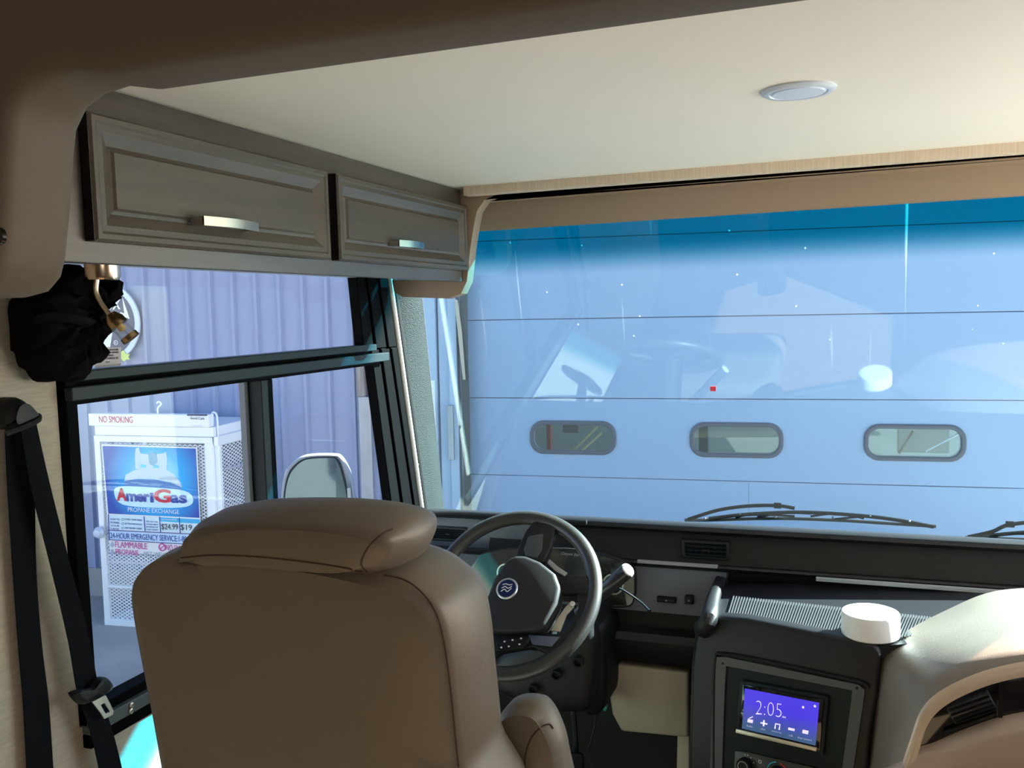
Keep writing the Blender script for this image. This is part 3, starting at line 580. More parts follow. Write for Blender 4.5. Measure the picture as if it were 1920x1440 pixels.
# body: front fascia outline extruded back
fo = [(1292, 1480), (1294, 1400), (1297, 1250), (1303, 1200), (1318, 1168), (1345, 1156), (1400, 1160), (1560, 1192), (1636, 1207), (1652, 1224), (1646, 1300), (1632, 1380), (1624, 1480)]
def fascia_pt(p, h=0): return FP(p[0], p[1], h)
tray_z = lambda y: None
p_fl, p_fr = FP(1352, 1152), FP(1640, 1205)
p_bl, p_br = PY(1362, 1086, 2.47), PY(1905, 1128, 2.47)
ztr = (p_fl.z+p_fr.z)/2
body = [fascia_pt(p) for p in fo]
b = MB(); b.loft([body, [p+V((.006, .045, 0)) for p in body]]).bevel(.012, 4); b.build('fascia_body', DASH, cons)
# left raised rail of the tray and side cheek
rl_ = sm([FP(1318, 1180, .0), FP(1330, 1160, .012), PY(1336, 1130, 2.30), PY(1345, 1102, 2.42), PY(1350, 1098, 2.50)], 5, False)
MB().tube(rl_, [.024-.012*i/len(rl_) for i in range(len(rl_))], 12).build('tray_rail', DASH, cons)
ck = [PY(1341, 1082, 2.46), PY(1303, 1180, 2.25), FP(1296, 1250), FP(1290, 1480), V((FP(1290, 1480).x+.02, 2.5, FP(1290, 1480).z)), V((PY(1341, 1082, 2.46).x+.0, 2.5, PY(1341, 1082, 2.46).z))]
b = MB(); b.loft([ck, [p+V((.03, .0, -.005)) for p in ck]]).bevel(.006, 2); b.build('side_cheek', DASH, cons)
b = MB(); tz = .012
fr1, fr2 = FP(1345, 1160)+V((0, .01, -.006)), FP(1640, 1210)+V((0, .01, -.006))
B1 = PY(1350, 1092, 2.48); rn = (B1-fr1).cross(fr2-fr1).normalized()
def onpl(x, y): return V((x, y, fr1.z-(rn.x*(x-fr1.x)+rn.y*(y-fr1.y))/rn.z))
B2, FR3 = onpl(.52, 2.48), onpl(.45, fr2.y+.13)
b.loft([[fr1, fr2, FR3, B2, B1], [q_-V((0, 0, .03)) for q_ in (fr1, fr2, FR3, B2, B1)]]); b.build('tray', DASH, cons, False)
# ribbed mat in the tray
T0, T1, T2, T3 = PP(1372, 1148, fr1+V((0, 0, .004)), V((0, 0, 1))), PP(1670, 1200, fr1+V((0, 0, .004)), V((0, 0, 1))), PP(1385, 1118, B1, V((0, 0, 1))), None
def TP(px, py, h=.0): return PP(px, py, fr1-rn*h*(1 if rn.z < 0 else -1), rn)
b = MB(); nr = 84
for k in range(nr):
    u = k/(nr-1)
    a = TP(1366+(1775-1366)*u, 1153+(1222-1153)*u, .002); c = TP(1376+(1800-1376)*u, 1120+(1165-1120)*u, .002)
    if u > .72:
        s_ = (u-.72)/.28; a = a+(c-a)*s_*.75
    dv = (c-a); side = dv.cross(V((0, 0, 1))).normalized()
    b.obox((a+c)/2+V((0, 0, .002)), dv/2, side*.0013, V((0, 0, .0022)))
mo = b.build('ribbed_mat', mat('ribbed rubber mat', (.06, .062, .066), .32), cons, False); mo['kind'] = 'stuff'
# radio bezel panel
def fslab(name, px, h, th, m, par, bw=.002, k=0):
    P_ = [FP(p[0], p[1], h) for p in px]
    if k: P_ = sm(P_, k)
    return slab(name, P_, -fN*th, m, par, bw, 2)
bo_ = [(1344, 1232), (1360, 1232), (1610, 1284), (1621, 1294), (1618, 1320), (1594, 1480), (1330, 1480), (1336, 1300)]
bi_ = [(1361, 1249), (1363, 1249), (1596, 1294), (1598, 1295), (1596, 1315), (1574, 1480), (1352, 1480), (1358, 1300)]
b = MB(); b.ringprism([FP(*p, .006) for p in bo_], [FP(*p, .006) for p in bi_], -fN*.012).bevel(.0015, 2, 40); b.build('bezel_frame', MID, cons)
fslab('inner_panel', bi_, .001, .006, mat('dark green-black panel', (.006, .012, .012), .4, 0, .2, 500, spec=.2), cons, 0)
MB().tube(sm([FP(1338, 1480, .004), FP(1339, 1300, .004), FP(1342, 1233, .004), FP(1352, 1226, .004), FP(1400, 1233, .004), FP(1500, 1254, .004), FP(1612, 1279, .004), FP(1628, 1290, .004)], 3, False), .004, 8).build('bezel_groove', RUB, cons)
for px, py in ((1355, 1244), (1607, 1290)): screw(FP(px, py, .006), fN, .003, RUB, cons)
rad = thing('car_radio', 'double-height touchscreen radio with a violet screen showing 2:05', 'radio', FP(1465, 1410, 0))
fslab('housing', [(1388, 1276), (1553, 1307), (1543, 1418), (1378, 1374)], .012, .012, FRAME2, rad, .003)
fslab('bezel', [(1393, 1283), (1545, 1312), (1537, 1408), (1385, 1367)], .016, .006, GLOSSK, rad, .002)
fslab('lower_edge', [(1380, 1367), (1531, 1402), (1530, 1409), (1379, 1374)], .018, .004, mat('pale metallic strip', (.62, .58, .48), .3, .4), rad, .0005)
sm_ = bpy.data.materials.new('lit screen'); sm_.use_nodes = True; nt2 = sm_.node_tree; p2 = nt2.nodes['Principled BSDF']
tc = nt2.nodes.new('ShaderNodeTexCoord'); sp = nt2.nodes.new('ShaderNodeSeparateXYZ'); nt2.links.new(tc.outputs['Generated'], sp.inputs[0])
rp = nt2.nodes.new('ShaderNodeValToRGB'); rp.color_ramp.elements[0].position = .12; rp.color_ramp.elements[0].color = (.045, .10, .22, 1); rp.color_ramp.elements[1].position = .62; rp.color_ramp.elements[1].color = (.055, .025, .75, 1)
nt2.links.new(sp.outputs[2], rp.inputs[0]); nt2.links.new(rp.outputs[0], p2.inputs['Emission Color']); p2.inputs['Emission Strength'].default_value = 1.0; p2.inputs['Base Color'].default_value = (.01, .01, .02, 1); p2.inputs['Roughness'].default_value = .25
scr = fslab('screen', [(1397, 1291), (1536, 1318), (1529, 1398), (1391, 1366)], .0175, .002, sm_, rad, 0)
ICO = mat('lit icon', (.75, .68, .95), .5, emit=.8)
fup = FP(1440, 1300)-FP(1436, 1360); fup = (fup-fN*fup.dot(fN)).normalized()
fup = (V((0, 0, 1))-fN*fN.z).normalized()
def ftext(s, a, b2, hpx, m=ICO, par=scr, h=.0182, nm='lettering'):
    A_, B_ = FP(*a, h), FP(*b2, h); hh = (FP(a[0], a[1]-hpx, h)-A_).length; return lettering(s, A_, B_, fup, hh, m, par, nm, .0004)
lettering('2:05', FP(1417, 1339, .0182), FP(1465, 1346, .0182), fup, (FP(1417, 1313, .0182)-FP(1417, 1339, .0182)).length, ICO, scr, 'lettering', .0004, 0, 0, -.028)
ftext('PM', (1467, 1346), (1473, 1347), 3.5)
for s, x, y, wd in (('Radio', 1400, 1362, 11), ('Nav', 1427, 1368, 8), ('Streaming', 1447, 1372, 18), ('USB', 1479, 1380, 7), ('Rear camera', 1496, 1384, 26)):
    ftext(s, (x, y), (x+wd, y+wd*.22), 3.2, mat('dim screen text', (.35, .40, .62), .5, emit=.6))
def fico(px, nm='icon', par=scr, m=ICO, h=.0186): return slab(nm, [FP(p[0], p[1], h) for p in px], -fN*.0006, m, par, 0, 1, False)
fico([(1402, 1348), (1412, 1350), (1411, 1356), (1401, 1354)]); fico([(1403, 1347), (1411, 1343), (1412, 1344.5), (1405, 1348)])
fico([(1431, 1350), (1434, 1350.6), (1433, 1362), (1430, 1361.4)]); fico([(1426, 1354), (1439, 1356.5), (1438.6, 1359), (1425.6, 1356.5)])
fico([(1454, 1356), (1463, 1358), (1463, 1360), (1454, 1358)]); fico([(1453.6, 1356), (1455, 1356.3), (1454, 1367), (1451.5, 1366)]); fico([(1461.8, 1358), (1463, 1358.3), (1462, 1369), (1459.5, 1368)])
fico([(1478, 1364), (1490, 1366.6), (1489.5, 1371), (1477.5, 1368.4)]); fico([(1505, 1368), (1516, 1370.4), (1515, 1377), (1504, 1374.6)])
for px, py in ((1506, 1326), (1528, 1324)): MB().lathe(FP(px, py, .018), fN, [(0, 0), (.0028, 0), (.0028, .0006), (0, .0006)], 12).build('icon', ICO, scr)
cc1 = thing('climate_control', 'climate control strip with round dials at the bottom of the console', 'control panel', FP(1465, 1440))
fslab('panel', [(1378, 1408), (1400, 1410), (1580, 1452), (1580, 1480), (1372, 1480)], .006, .006, mat('charcoal control panel', (.022, .023, .024), .4), cc1, .002)
for cx_, cy_, col_ in ((1398, 1434, None), (1458, 1450, 1)):
    p = FP(cx_, cy_, .006)
    MB().lathe(p, fN, [(0, 0), (.018, 0), (.0175, .014), (.016, .016), (0, .016)], 32).build('dial', RUB, cc1)
    MB().lathe(p, fN, [(.0125, .0155), (.0125, .0168), (.0112, .0168), (.0112, .0155)], 32).build('dial_ring', NICKEL, cc1)
p = FP(1458, 1450, .007)
for m_, a0_, a1_ in ((mat('blue scale arc', (.05, .45, .65), .4), 100, 200), (mat('red scale arc', (.6, .05, .04), .4), -20, 90)):
    MB().tube([p+fd*.025*math.cos(math.radians(a))+fup*.025*math.sin(math.radians(a)) for a in range(a0_, a1_, 10)], .0014, 6).build('scale_arc', m_, cc1)
for px, py in ((1397, 1415), (1402, 1416), (1408, 1421), (1413, 1430)): MB().lathe(FP(px, py, .0065), fN, [(0, 0), (.0014, 0), (.0012, .0005), (0, .0005)], 8).build('scale_mark', WHITE, cc1)
MB().lathe(FP(1425, 1428, .0065), fN, [(.004, 0), (.004, .0006), (.0028, .0006), (.0028, 0)], 16).build('symbol', WHITE, cc1)
# white puck on the tray
pk = TP(1632, 1190, .003); rk = .062
t = thing('white_puck', 'short white round container on the ribbed console tray', 'container', pk)
MB().lathe(pk, (0, 0, 1), [(0, 0), (rk-.003, 0), (rk, .003), (rk, .048), (rk-.002, .053), (rk-.007, .055), (0, .055)], 48).build('drum', WHITE, t)
MB().lathe(pk+V((0, 0, .055)), (0, 0, 1), [(0, 0), (rk-.012, 0), (rk-.013, .0012), (0, .0012)], 48).build('lid_disc', mat('bright white lid', (.9, .9, .89), .35), t)

# ================================================================== PASSENGER POD
pod = thing('passenger_dash_pod', 'dark curved dash pod with beige arch trim at the lower right', 'dash pod', (.3, 2.0, 0))
yP = 1.95
Fr = [(1672, 1500), (1688, 1440), (1706, 1385), (1722, 1340), (1742, 1312), (1775, 1288), (1830, 1263), (1885, 1247), (1940, 1238), (2060, 1228), (2300, 1232)]
Md = [(1650, 1500), (1662, 1440), (1678, 1378), (1694, 1328), (1716, 1290), (1752, 1262), (1810, 1238), (1876, 1222), (1940, 1213), (2060, 1204), (2300, 1210)]
Bk = [(1616, 1500), (1622, 1440), (1632, 1370), (1640, 1290), (1652, 1222), (1705, 1180), (1770, 1146), (1850, 1112), (1930, 1102), (2060, 1100), (2300, 1110)]
yb_ = [2.10, 2.10, 2.10, 2.10, 2.12, 2.18, 2.26, 2.35, 2.38, 2.38, 2.38]
FrP = sm([PY(*p, yP) for p in Fr], 5, False); MdP = sm([PY(p[0], p[1], yP+.035) for i, p in enumerate(Md)], 5, False); BkP = sm([PY(p[0], p[1], yb_[i]) for i, p in enumerate(Bk)], 5, False)
FiP = [p+(sum(FrP, V())/len(FrP)-p)*.0+V((0, .03, -.0)) for p in FrP]
b = MB(); b.loft([FrP, [a*.55+m_*.45+V((0, -.004, .004)) for a, m_ in zip(FrP, MdP)], MdP, [m_*.8+k*.2+V((0, 0, .004)) for m_, k in zip(MdP, BkP)], [m_*.45+k*.55+V((0, 0, .008)) for m_, k in zip(MdP, BkP)], BkP, [k+V((0, .03, -.03)) for k in BkP]], False, False, False)
podm = mat('taupe grey grained plastic', (.19, .162, .140), .4, 0, .3, 600)
b.build('hood', podm, pod, True, 60)
cP = PY(1960, 1700, yP)
def inset(P_, d_): return [p+(V((cP.x, p.y, cP.z))-p).normalized()*d_ for p in P_]
T0_, T1_, T2_, T3_ = FrP, inset(FrP, .008), inset(FrP, .026), inset(FrP, .030)
b = MB(); b.loft([T0_, [p+V((0, -.010, 0)) for p in T1_], [p+V((0, -.010, 0)) for p in T2_], [p+V((0, .01, 0)) for p in T3_]], False, False, False); b.build('arch_trim', BEIGEG, pod, True, 60)
sl_ = [(1714, 1403), (1735, 1350), (1752, 1322), (1775, 1305), (1830, 1283), (1890, 1270), (1960, 1262), (1960, 1330), (1915, 1337), (1860, 1350), (1800, 1372), (1750, 1394)]
vp = slab('vent_panel', [PY(p[0], p[1], yP+.004) for p in sl_], (0, .05, 0), GLOSSK, pod, .002, 2)
MB().tube([PY(p[0], p[1], yP+.002) for p in sl_[:7]], .0025, 6).build('vent_trim', mat('brown edge line', (.10, .05, .035), .3), pod)
pv = thing('passenger_air_vent', 'gloss black barrel air vent in the passenger dash pod', 'air vent', PY(1825, 1355, yP))
V0, V1 = PY(1782, 1340, yP), PY(1862, 1312, yP); ax_ = (V1-V0).normalized(); Lb = (V1-V0).length; upv = V((0, -1, 0)).cross(ax_).normalized()*-1
if upv.z < 0: upv = -upv
MB().lathe(V0+V((0, .010, 0)), ax_, [(0, 0), (.022, 0), (.024, .004), (.024, Lb-.002), (.021, Lb), (0, Lb)], 24).build('barrel', mat('dark satin barrel', (.02, .022, .03), .3), pv)
for k in range(4):
    o_ = upv*(.014-.009*k)
    MB().obox(V0+ax_*Lb/2+o_+V((0, -.014+abs(k-1.5)*.002, 0)), ax_*Lb*.47, V((0, .006, 0)), upv*.0012).build('slat', GLOSSK, pv, False)
MB().tube([PY(1770, 1372, yP-.001), PY(1800, 1362, yP-.003), PY(1867, 1338, yP-.001)], .0035, 8).build('lower_lip', GLOSSK, pv)
MB().box((PY(1872, 1320, yP).x, yP-.001, PY(1872, 1345, yP).z), (PY(1880, 1320, yP).x, yP+.01, PY(1872, 1275, yP).z)).build('divider', GLOSSK, pv, False)
gl = [(1698, 1480), (1700, 1420), (1716, 1405), (1750, 1395), (1800, 1373), (1860, 1351), (1915, 1338), (1990, 1330), (2150, 1330), (2300, 1500)]
pillow('beige_cover', sm([PY(p[0], p[1], yP-.002) for p in gl], 3), (0, 1, 0), [(.6, -.020), (.25, -.014), (.008, -.006), (0, .004), (0, .05)], mat('satin beige cover', (.40, .31, .25), .3, coat=.2), pod)

# ================================================================== DRIVER SEAT
seat = thing('driver_seat', 'taupe leather driver seat seen from behind with wide wing headrest', 'seat', (-.62, 1.3, 0))
yS = 1.02
S_ = lambda px, py, y=yS: PY(px, py, y)
lean = .16
ztopS = S_(500, 1060).z
def leanp(p): return p+V((0, (ztopS-p.z)*lean, 0))
def SP(px, py):                       # pixel onto the leaning plane of the backrest
    n = V((0, 1, lean)).normalized(); p0 = V((0, yS, ztopS)); return PP(px, py, p0, n)
bk = [(292, 1442), (272, 1330), (252, 1230), (238, 1150), (236, 1110), (246, 1082), (275, 1057), (330, 1038), (400, 1036), (550, 1044), (680, 1068), (745, 1086), (788, 1114), (822, 1150), (840, 1220), (850, 1310), (858, 1380), (864, 1442), (874, 1600), (320, 1600)]
bks = sm([SP(*p) for p in bk], 6)
sd = V((0, 1, .0))
bk_o = pillow('backrest', bks, sd, [(.92, -.016), (.6, -.014), (.30, -.010), (.12, -.006), (.018, -.001), (.004, .008), (0, .016), (-.006, .05), (-.008, .12), (-.002, .145), (.01, .16), (.04, .17)], LEATH, seat)
hr = [(333, 1062), (334, 1026), (345, 1006), (372, 991), (430, 982), (500, 980), (580, 982), (650, 988), (700, 997), (726, 1010), (730, 1030), (722, 1052), (704, 1076), (655, 1084), (560, 1078), (440, 1068)]
H_ = sm([SP(p[0], p[1]) for p in hr], 6)
ho = pillow('headrest', H_, sd, [(.9, -.014), (.5, -.013), (.22, -.010), (.012, -.003), (.002, .005), (0, .012), (-.010, .035), (-.015, .075), (-.012, .11), (-.004, .135), (.02, .15), (.6, .155)], LEATH, seat)
from mathutils.bvhtree import BVHTree
def on_surface(objs, pxs, k=6, lift=.0):
    trees = []
    for o_ in objs:
        off = V(o_.parent.location); trees.append(BVHTree.FromPolygons([v.co+off for v in o_.data.vertices], [list(p.vertices) for p in o_.data.polygons]))
    out = []
    for q_ in sm(pxs, k, False):
        d = ray(q_.x, q_.y).normalized(); hits = [t.ray_cast(EYE, d) for t in trees]; hits = [h for h in hits if h[0] is not None]
        if hits: h = min(hits, key=lambda h: h[3]); out.append(h[0]-d*lift)
    return out
for pl_ in ([(736, 992), (715, 1002), (694, 1022), (680, 1045), (678, 1060), (688, 1072)], [(340, 1046), (400, 1041), (480, 1044), (560, 1052), (630, 1062), (680, 1072)]):
    MB().tube(on_surface([ho, bk_o], pl_), .0013, 6).build('headrest_seam', STITCH, seat)
# armrest
arm = [(922, 1560), (920, 1440), (921, 1380), (934, 1344), (955, 1328), (985, 1325), (1010, 1336), (1034, 1372), (1050, 1430), (1062, 1560)]
aR = sm([PY(p[0], p[1], 1.24) for p in arm], 5)
MB().tube(on_surface([bk_o], [(720, 1078), (760, 1088), (792, 1112), (818, 1150), (834, 1210), (846, 1300), (854, 1380), (860, 1438)]), .0013, 6).build('stitching', STITCH, seat)
ar_o = pillow('armrest', aR, (0, 1, .0), [(.7, -.014), (.4, -.012), (.15, -.008), (.012, -.001), (0, .012), (0, .05), (.012, .075), (.04, .08)], LEATH, seat)
MB().tube(on_surface([ar_o], [(984, 1438), (986, 1412), (996, 1384), (1014, 1364), (1030, 1358), (1037, 1366)]), .0013, 6).build('armrest_seam', STITCH, seat)
b = MB(); b.box((-.90, 1.22, .38), (-.40, 1.75, .52)).bevel(.05, 4); b.build('seat_cushion', LEATH, seat)
b = MB(); b.box((-.80, 1.25, .0), (-.50, 1.65, .40)).bevel(.02, 2); b.build('pedestal', RUB, seat)

# ================================================================== OUTSIDE
bt = math.radians(6.3); BN = V((-math.sin(bt), math.cos(bt), 0)); BE = V((math.cos(bt), math.sin(bt), -.0095)).normalized(); BU = BE.cross(BN).normalized(); BN = BU.cross(BE).normalized()
if BU.z < 0: BU = -BU
def BS(px, py, D): d = ray(px, py); p = d*(D/d.dot(BN)); return p.dot(BE), p.dot(BU)
def BP(s, z, D): return EYE+BE*s+BU*z+BN*D
def BW(px, py, D): return BP(*BS(px, py, D), D)
DW = 7.1
zg = -.97
gr = MB(); gr.box((-30, -12, zg-.1), (30, 30, zg)); gr.build('ground', CONC, None, False)['kind'] = 'structure'
def bbox(mb, s0, s1, z0, z1, d0, d1):
    mb.obox(BP((s0+s1)/2, (z0+z1)/2, (d0+d1)/2), BE*(s1-s0)/2, BN*(d1-d0)/2, BU*(z1-z0)/2); return mb
bld = thing('metal_building', 'pale blue-grey building clad in vertical ribbed steel beyond the side window', 'building', BP(-4, -2.4, DW))
zbase = BS(180, 1064, DW)[1]; ztopb = 2.0
s_ref = BS(430, 510, DW)[0]; pit = (BS(645, 510, DW)[0]-BS(258, 507, DW)[0])/9.0
k0 = -16; panel_me = None; s_end = BS(704, 700, DW)[0]
for k in range(k0, 8):
    s0 = s_ref+k*pit
    if s0+pit > s_end+.02: break
    pr_ = [(0, 0), (.004, -.0), (.016, -.030), (.044, -.030), (.058, 0), (pit, 0), (pit, .01), (0, .01)]
    if panel_me is None:
        b = MB(); b.loft([[BE*s+BN*d+BU*z for s, d in pr_] for z in (0, ztopb-zbase)])
        bmesh.ops.recalc_face_normals(b.bm, faces=b.bm.faces); panel_me = bpy.data.meshes.new('wall_panel'); b.bm.to_mesh(panel_me); b.bm.free(); panel_me.materials.append(METALW)
    o = bpy.data.objects.new('wall_panel', panel_me); COL.objects.link(o); o.parent = bld; o.matrix_basis = Matrix.Translation(BP(s0, zbase, DW)-V(bld.location))
b = MB(); bbox(b, -12, 5, -3.2, zbase, DW-.02, DW+.3); b.build('foundation', CONC, bld, False)
b = MB(); bbox(b, -12, s_end+.6, zbase, ztopb, DW+.012, DW+.2); b.build('backing_wall', GALV, bld, False)
# roof edge above
b = MB(); bbox(b, -12, 6, ztopb, ztopb+.15, DW-.06, DW+3.5); b.build('eave', TRIMM, bld, False)
# downspout and jamb trim
sa = lambda px, py=800: BS(px, py, DW)[0]
def jam(name, p0, p1, z0, z1, d0, d1, m, par=bld):
    b = MB(); bbox(b, sa(p0), sa(p1), z0, z1, DW+d0, DW+d1).bevel(.004, 1); return b.build(name, m, par, False)
zsp = BS(690, 742, DW)[1]
jam('corner_sheet', 664, 740, zbase, ztopb, -.012, .02, METALW)
jam('downspout', 682, 704, zbase, zsp, -.10, -.03, GALV)
jam('downspout_upper', 678, 692, zsp-.02, ztopb, -.08, -.02, RUST)
jam('downspout_sheet', 700, 712, zbase, ztopb, -.05, -.0, METALW)
jam('jamb_trim', 728, 800, zbase, ztopb, -.03, .02, TRIMM)
jam('jamb_trim', 800, 826, zbase, ztopb, -.07, .02, TRIMM)
jam('jamb_trim', 829, 850, zbase, ztopb, -.045, .02, TRIMM)
jam('jamb_trim', 850, 866, zbase, ztopb, -.09, .02, TRIMM)
jam('door_handle_plate', 848, 858, BS(850, 858, DW)[1], BS(850, 757, DW)[1], -.13, -.09, GALV)
pn = thing('paper_notice', 'blank white paper sheet taped to the pale door jamb', 'notice', BW(814, 795, DW-.075))
b = MB(); bbox(b, sa(806), sa(823), BS(814, 795, DW)[1], BS(814, 712, DW)[1], DW-.076, DW-.073); b.build('sheet', flat('white paper', (.85, .86, .88)), pn, False)
ws_ = thing('weather_seal', 'torn black rubber weather seal hanging between jamb and garage door', 'weather seal', BW(872, 950, DW-.1))
ls = [(862, 520, 876), (862, 600, 877), (864, 680, 878), (866, 760, 881), (869, 850, 882), (870, 940, 884), (872, 1020, 886)]
b = MB(); b.loft([[BW(x0, y_, DW-.11), BW(x1, y_, DW-.11), BW(x1, y_, DW-.02), BW(x0, y_, DW-.02)] for x0, y_, x1 in ls]); b.build('strip', mat('dark weathered rubber', (.04, .05, .06), .5), ws_)
b = MB(); tn = [(852, 562, 858), (858, 620, 866), (863, 670, 870), (868, 712, 873)]
b.loft([[BW(x0, y_, DW-.14), BW(x1, y_, DW-.135), BW(x1, y_, DW-.13), BW(x0, y_, DW-.134)] for x0, y_, x1 in tn]); b.build('torn_flap', mat('tan frayed backing', (.50, .42, .34), .7), ws_)
# garage door
gd = thing('garage_door', 'large pale blue sectional garage door with three oval windows in front of the windshield', 'garage door', BW(1400, 1000, DW))
z1_, z2_, z3_ = [(BS(900, a, DW)[1]+BS(1900, b2, DW)[1])/2 for a, b2 in ((599, 583), (745, 752), (886, 917))]
hs_ = (z1_-z3_)/2
sd0, sd1 = sa(874), BS(2300, 750, DW)[0]+1.2
cent = [BS(*c, DW) for c in ((1074, 817), (1373, 825), (1714, 834))]
wz = sum(c[1] for c in cent)/3; ww, wh = .30*1.0, .108
sp_ = (cent[2][0]-cent[0][0])/2; cs_ = [cent[0][0]+k*sp_ for k in (0, 1, 2, 3)]
ww = (BS(1811, 833, DW)[0]-BS(1618, 833, DW)[0])/2-.03; wh = (BS(1074, 788, DW)[1]-BS(1074, 847, DW)[1])/2-.02
def stadium(c, w_, h_, n=10):
    out = []
    for sx, sz, a0 in ((1, 1, 0), (-1, 1, 90), (-1, -1, 180), (1, -1, 270)):
        r = h_*.82
        for k in range(n):
            a = math.radians(a0+90*k/(n-1)); out.append((c[0]+sx*(w_-r)+r*math.cos(a), c[1]+sz*(h_-r)+r*math.sin(a)))
    return out
for i in range(-4, 3):
    zl, zh_ = z2_+i*hs_+.003, z2_+(i+1)*hs_-.003
    if zl > ztopb: break
    if zl < -2.5 : continue
    zh_ = min(zh_, ztopb)
    if i == -1:
        b = MB(); bm = b.bm; ee = []
        def loop(pts2):
            vv = [bm.verts.new(BP(q_[0], q_[1], DW)) for q_ in pts2]; ee.extend(bm.edges.new((vv[k], vv[(k+1) % len(vv)])) for k in range(len(vv))); return vv
        loop([(sd0, zl), (sd1, zl), (sd1, zh_), (sd0, zh_)]); holes = [loop(stadium((cs_[k], wz), ww, wh)) for k in range(4)]
        bmesh.ops.triangle_fill(bm, use_beauty=True, use_dissolve=False, edges=ee)
        for hv in holes:
            hb = [bm.verts.new(v.co+BN*.04) for v in hv]
            for k in range(len(hv)):
                k2 = (k+1) % len(hv); bm.faces.new((hv[k], hv[k2], hb[k2], hb[k]))
        sec = b.build('door_section', DOORM, gd, False)
        for k in range(4):
            oo, ii = stadium((cs_[k], wz), ww+.028, wh+.028), stadium((cs_[k], wz), ww-.004, wh-.004)
            b = MB(); b.ringprism([BP(s, z, DW-.018) for s, z in oo], [BP(s, z, DW-.018) for s, z in ii], BN*.03).bevel(.005, 2, 50); b.build('window_frame', mat('slate window gasket', (.055, .060, .095), .45), sec)
            slab('window_pane', [BP(s, z, DW+.02) for s, z in ii], BN*.004, glass('garage pane', (.80, .88, .86), 1.0) if 'garage pane' not in MATS else MATS['garage pane'], sec, 0, 1, False)
    else:
        b = MB(); bbox(b, sd0, sd1, zl, zh_, DW, DW+.04).bevel(.004, 2); b.build('door_section', DOORM, gd, False)
b = MB(); bbox(b, BS(1404, 903, DW)[0]-.002, BS(1404, 903, DW)[0]+.002, z3_-hs_, z3_-.004, DW-.002, DW+.01); b.build('seam_line', mat('seam', (.2, .24, .34), .6), gd, False)
for i in range(-3, 3):
    b = MB(); bbox(b, sd0, sd1, z2_+i*hs_-.02, z2_+i*hs_+.02, DW+.012, DW+.03); b.build('joint_seal', mat('dark joint seal', (.10, .12, .20), .7), gd, False)
# inside of the garage seen through the oval windows
gi = thing('garage_interior', 'dim garage interior seen through the oval door windows', 'interior', BP(0, -2.5, DW+2))
b = MB(); bbox(b, sd0-1, sd1+1, -2.6, ztopb, DW+2.4, DW+2.5); bbox(b, sd0-1, sd1+1, ztopb-.05, ztopb, DW+.06, DW+2.4); bbox(b, sd0-1, sd1+1, -2.6, -2.5, DW+.06, DW+2.4); bbox(b, sd0-1.1, sd0-1, -2.6, ztopb, DW+.06, DW+2.4)
b.build('shell', mat('grey green garage wall', (.36, .38, .37), .8, 0, 0, 1, .15, (2, 2, 2)), gi, False)
def gbox(nm, px0, px1, py0, py1, D, m):
    b = MB(); s0, z1q = BS(px0, py0, D); s1, z0q = BS(px1, py1, D); bbox(b, s0, s1, z0q, z1q, D, D+.06).bevel(.006, 1); return b.build(nm, m, gi, False)
gbox('red_post', 1024, 1034, 780, 860, DW+1.2, mat('red paint', (.5, .05, .04), .5))
gbox('shelf_box', 1055, 1085, 790, 812, DW+1.4, mat('brown carton', (.25, .18, .12), .8))
gbox('dark_cabinet', 1310, 1328, 790, 870, DW+1.5, mat('dark grey cabinet', (.07, .09, .09), .6))
gbox('steel_panel', 1684, 1780, 805, 850, DW+1.5, mat('steel grey panel', (.12, .13, .13), .5))
b = MB()
for (p_, q_) in (((1070, 850), (1120, 800)), ((1085, 850), (1128, 812))): b.tube([BW(*p_, DW+.8), BW(*q_, DW+1.0)], .012, 6)
b.build('timber', mat('yellow timber', (.55, .45, .22), .6), gi)
MB().tube([BW(1685, 850, DW+1.0), BW(1712, 808, DW+1.0)], .012, 6).build('hose', RUB, gi)
for p_, q_ in (((1735, 846), (1800, 812)),): MB().tube([BW(*p_, DW+.9), BW(*q_, DW+.9)], .010, 6).build('brace', GALV, gi)
l = area('garage_fill', BP(0, 1.6, DW+1.2), (0, 0, 0), 3, 1, 40, (1, .95, .88))  # added fill to brighten the garage interior, no fixture modelled

# round sign on the building
DS = DW-.06
sg = thing('round_sign', 'round navy sign with a white ring and ox horns on the ribbed wall', 'sign', BW(212, 668, DS))
scn = BS(196, 605, DS); sr = BS(261, 605, DS)[0]-scn[0]
def disc(nm, r0, r1, d0, m, cc=scn):
    n = 56; b = MB(); P0 = [BP(cc[0]+r1*math.cos(a), cc[1]+r1*math.sin(a), DS-d0) for a in (2*math.pi*k/n for k in range(n))]
    if r0: b.ringprism(P0, [BP(cc[0]+r0*math.cos(a), cc[1]+r0*math.sin(a), DS-d0) for a in (2*math.pi*k/n for k in range(n))], BN*.006)
    else: b.loft([P0, [p+BN*.02 for p in P0]])
    return b.build(nm, m, sg, False)
NAVY = flat('navy print', (.055, .065, .15)); LB = flat('pale blue print', (.62, .72, .88)); 
disc('sign_disc', 0, sr, 0, LB); disc('navy_field', 0, sr*.87, .004, NAVY)
def spoly(nm, px, m, par, D, th=.003): return slab(nm, [BW(p[0], p[1], D) for p in px], BN*th, m, par, 0, 1, False)
SW = flat('white print', (.80, .84, .92))
spoly('horn', [(229, 557), (243, 598), (222, 590), (226, 585), (233, 588)], SW, sg, DS-.007)
spoly('ox_body', [(187, 596), (193, 587), (204, 590), (208, 600), (212, 612), (208, 640), (206, 651), (188, 651), (190, 640), (186, 622)], SW, sg, DS-.007)
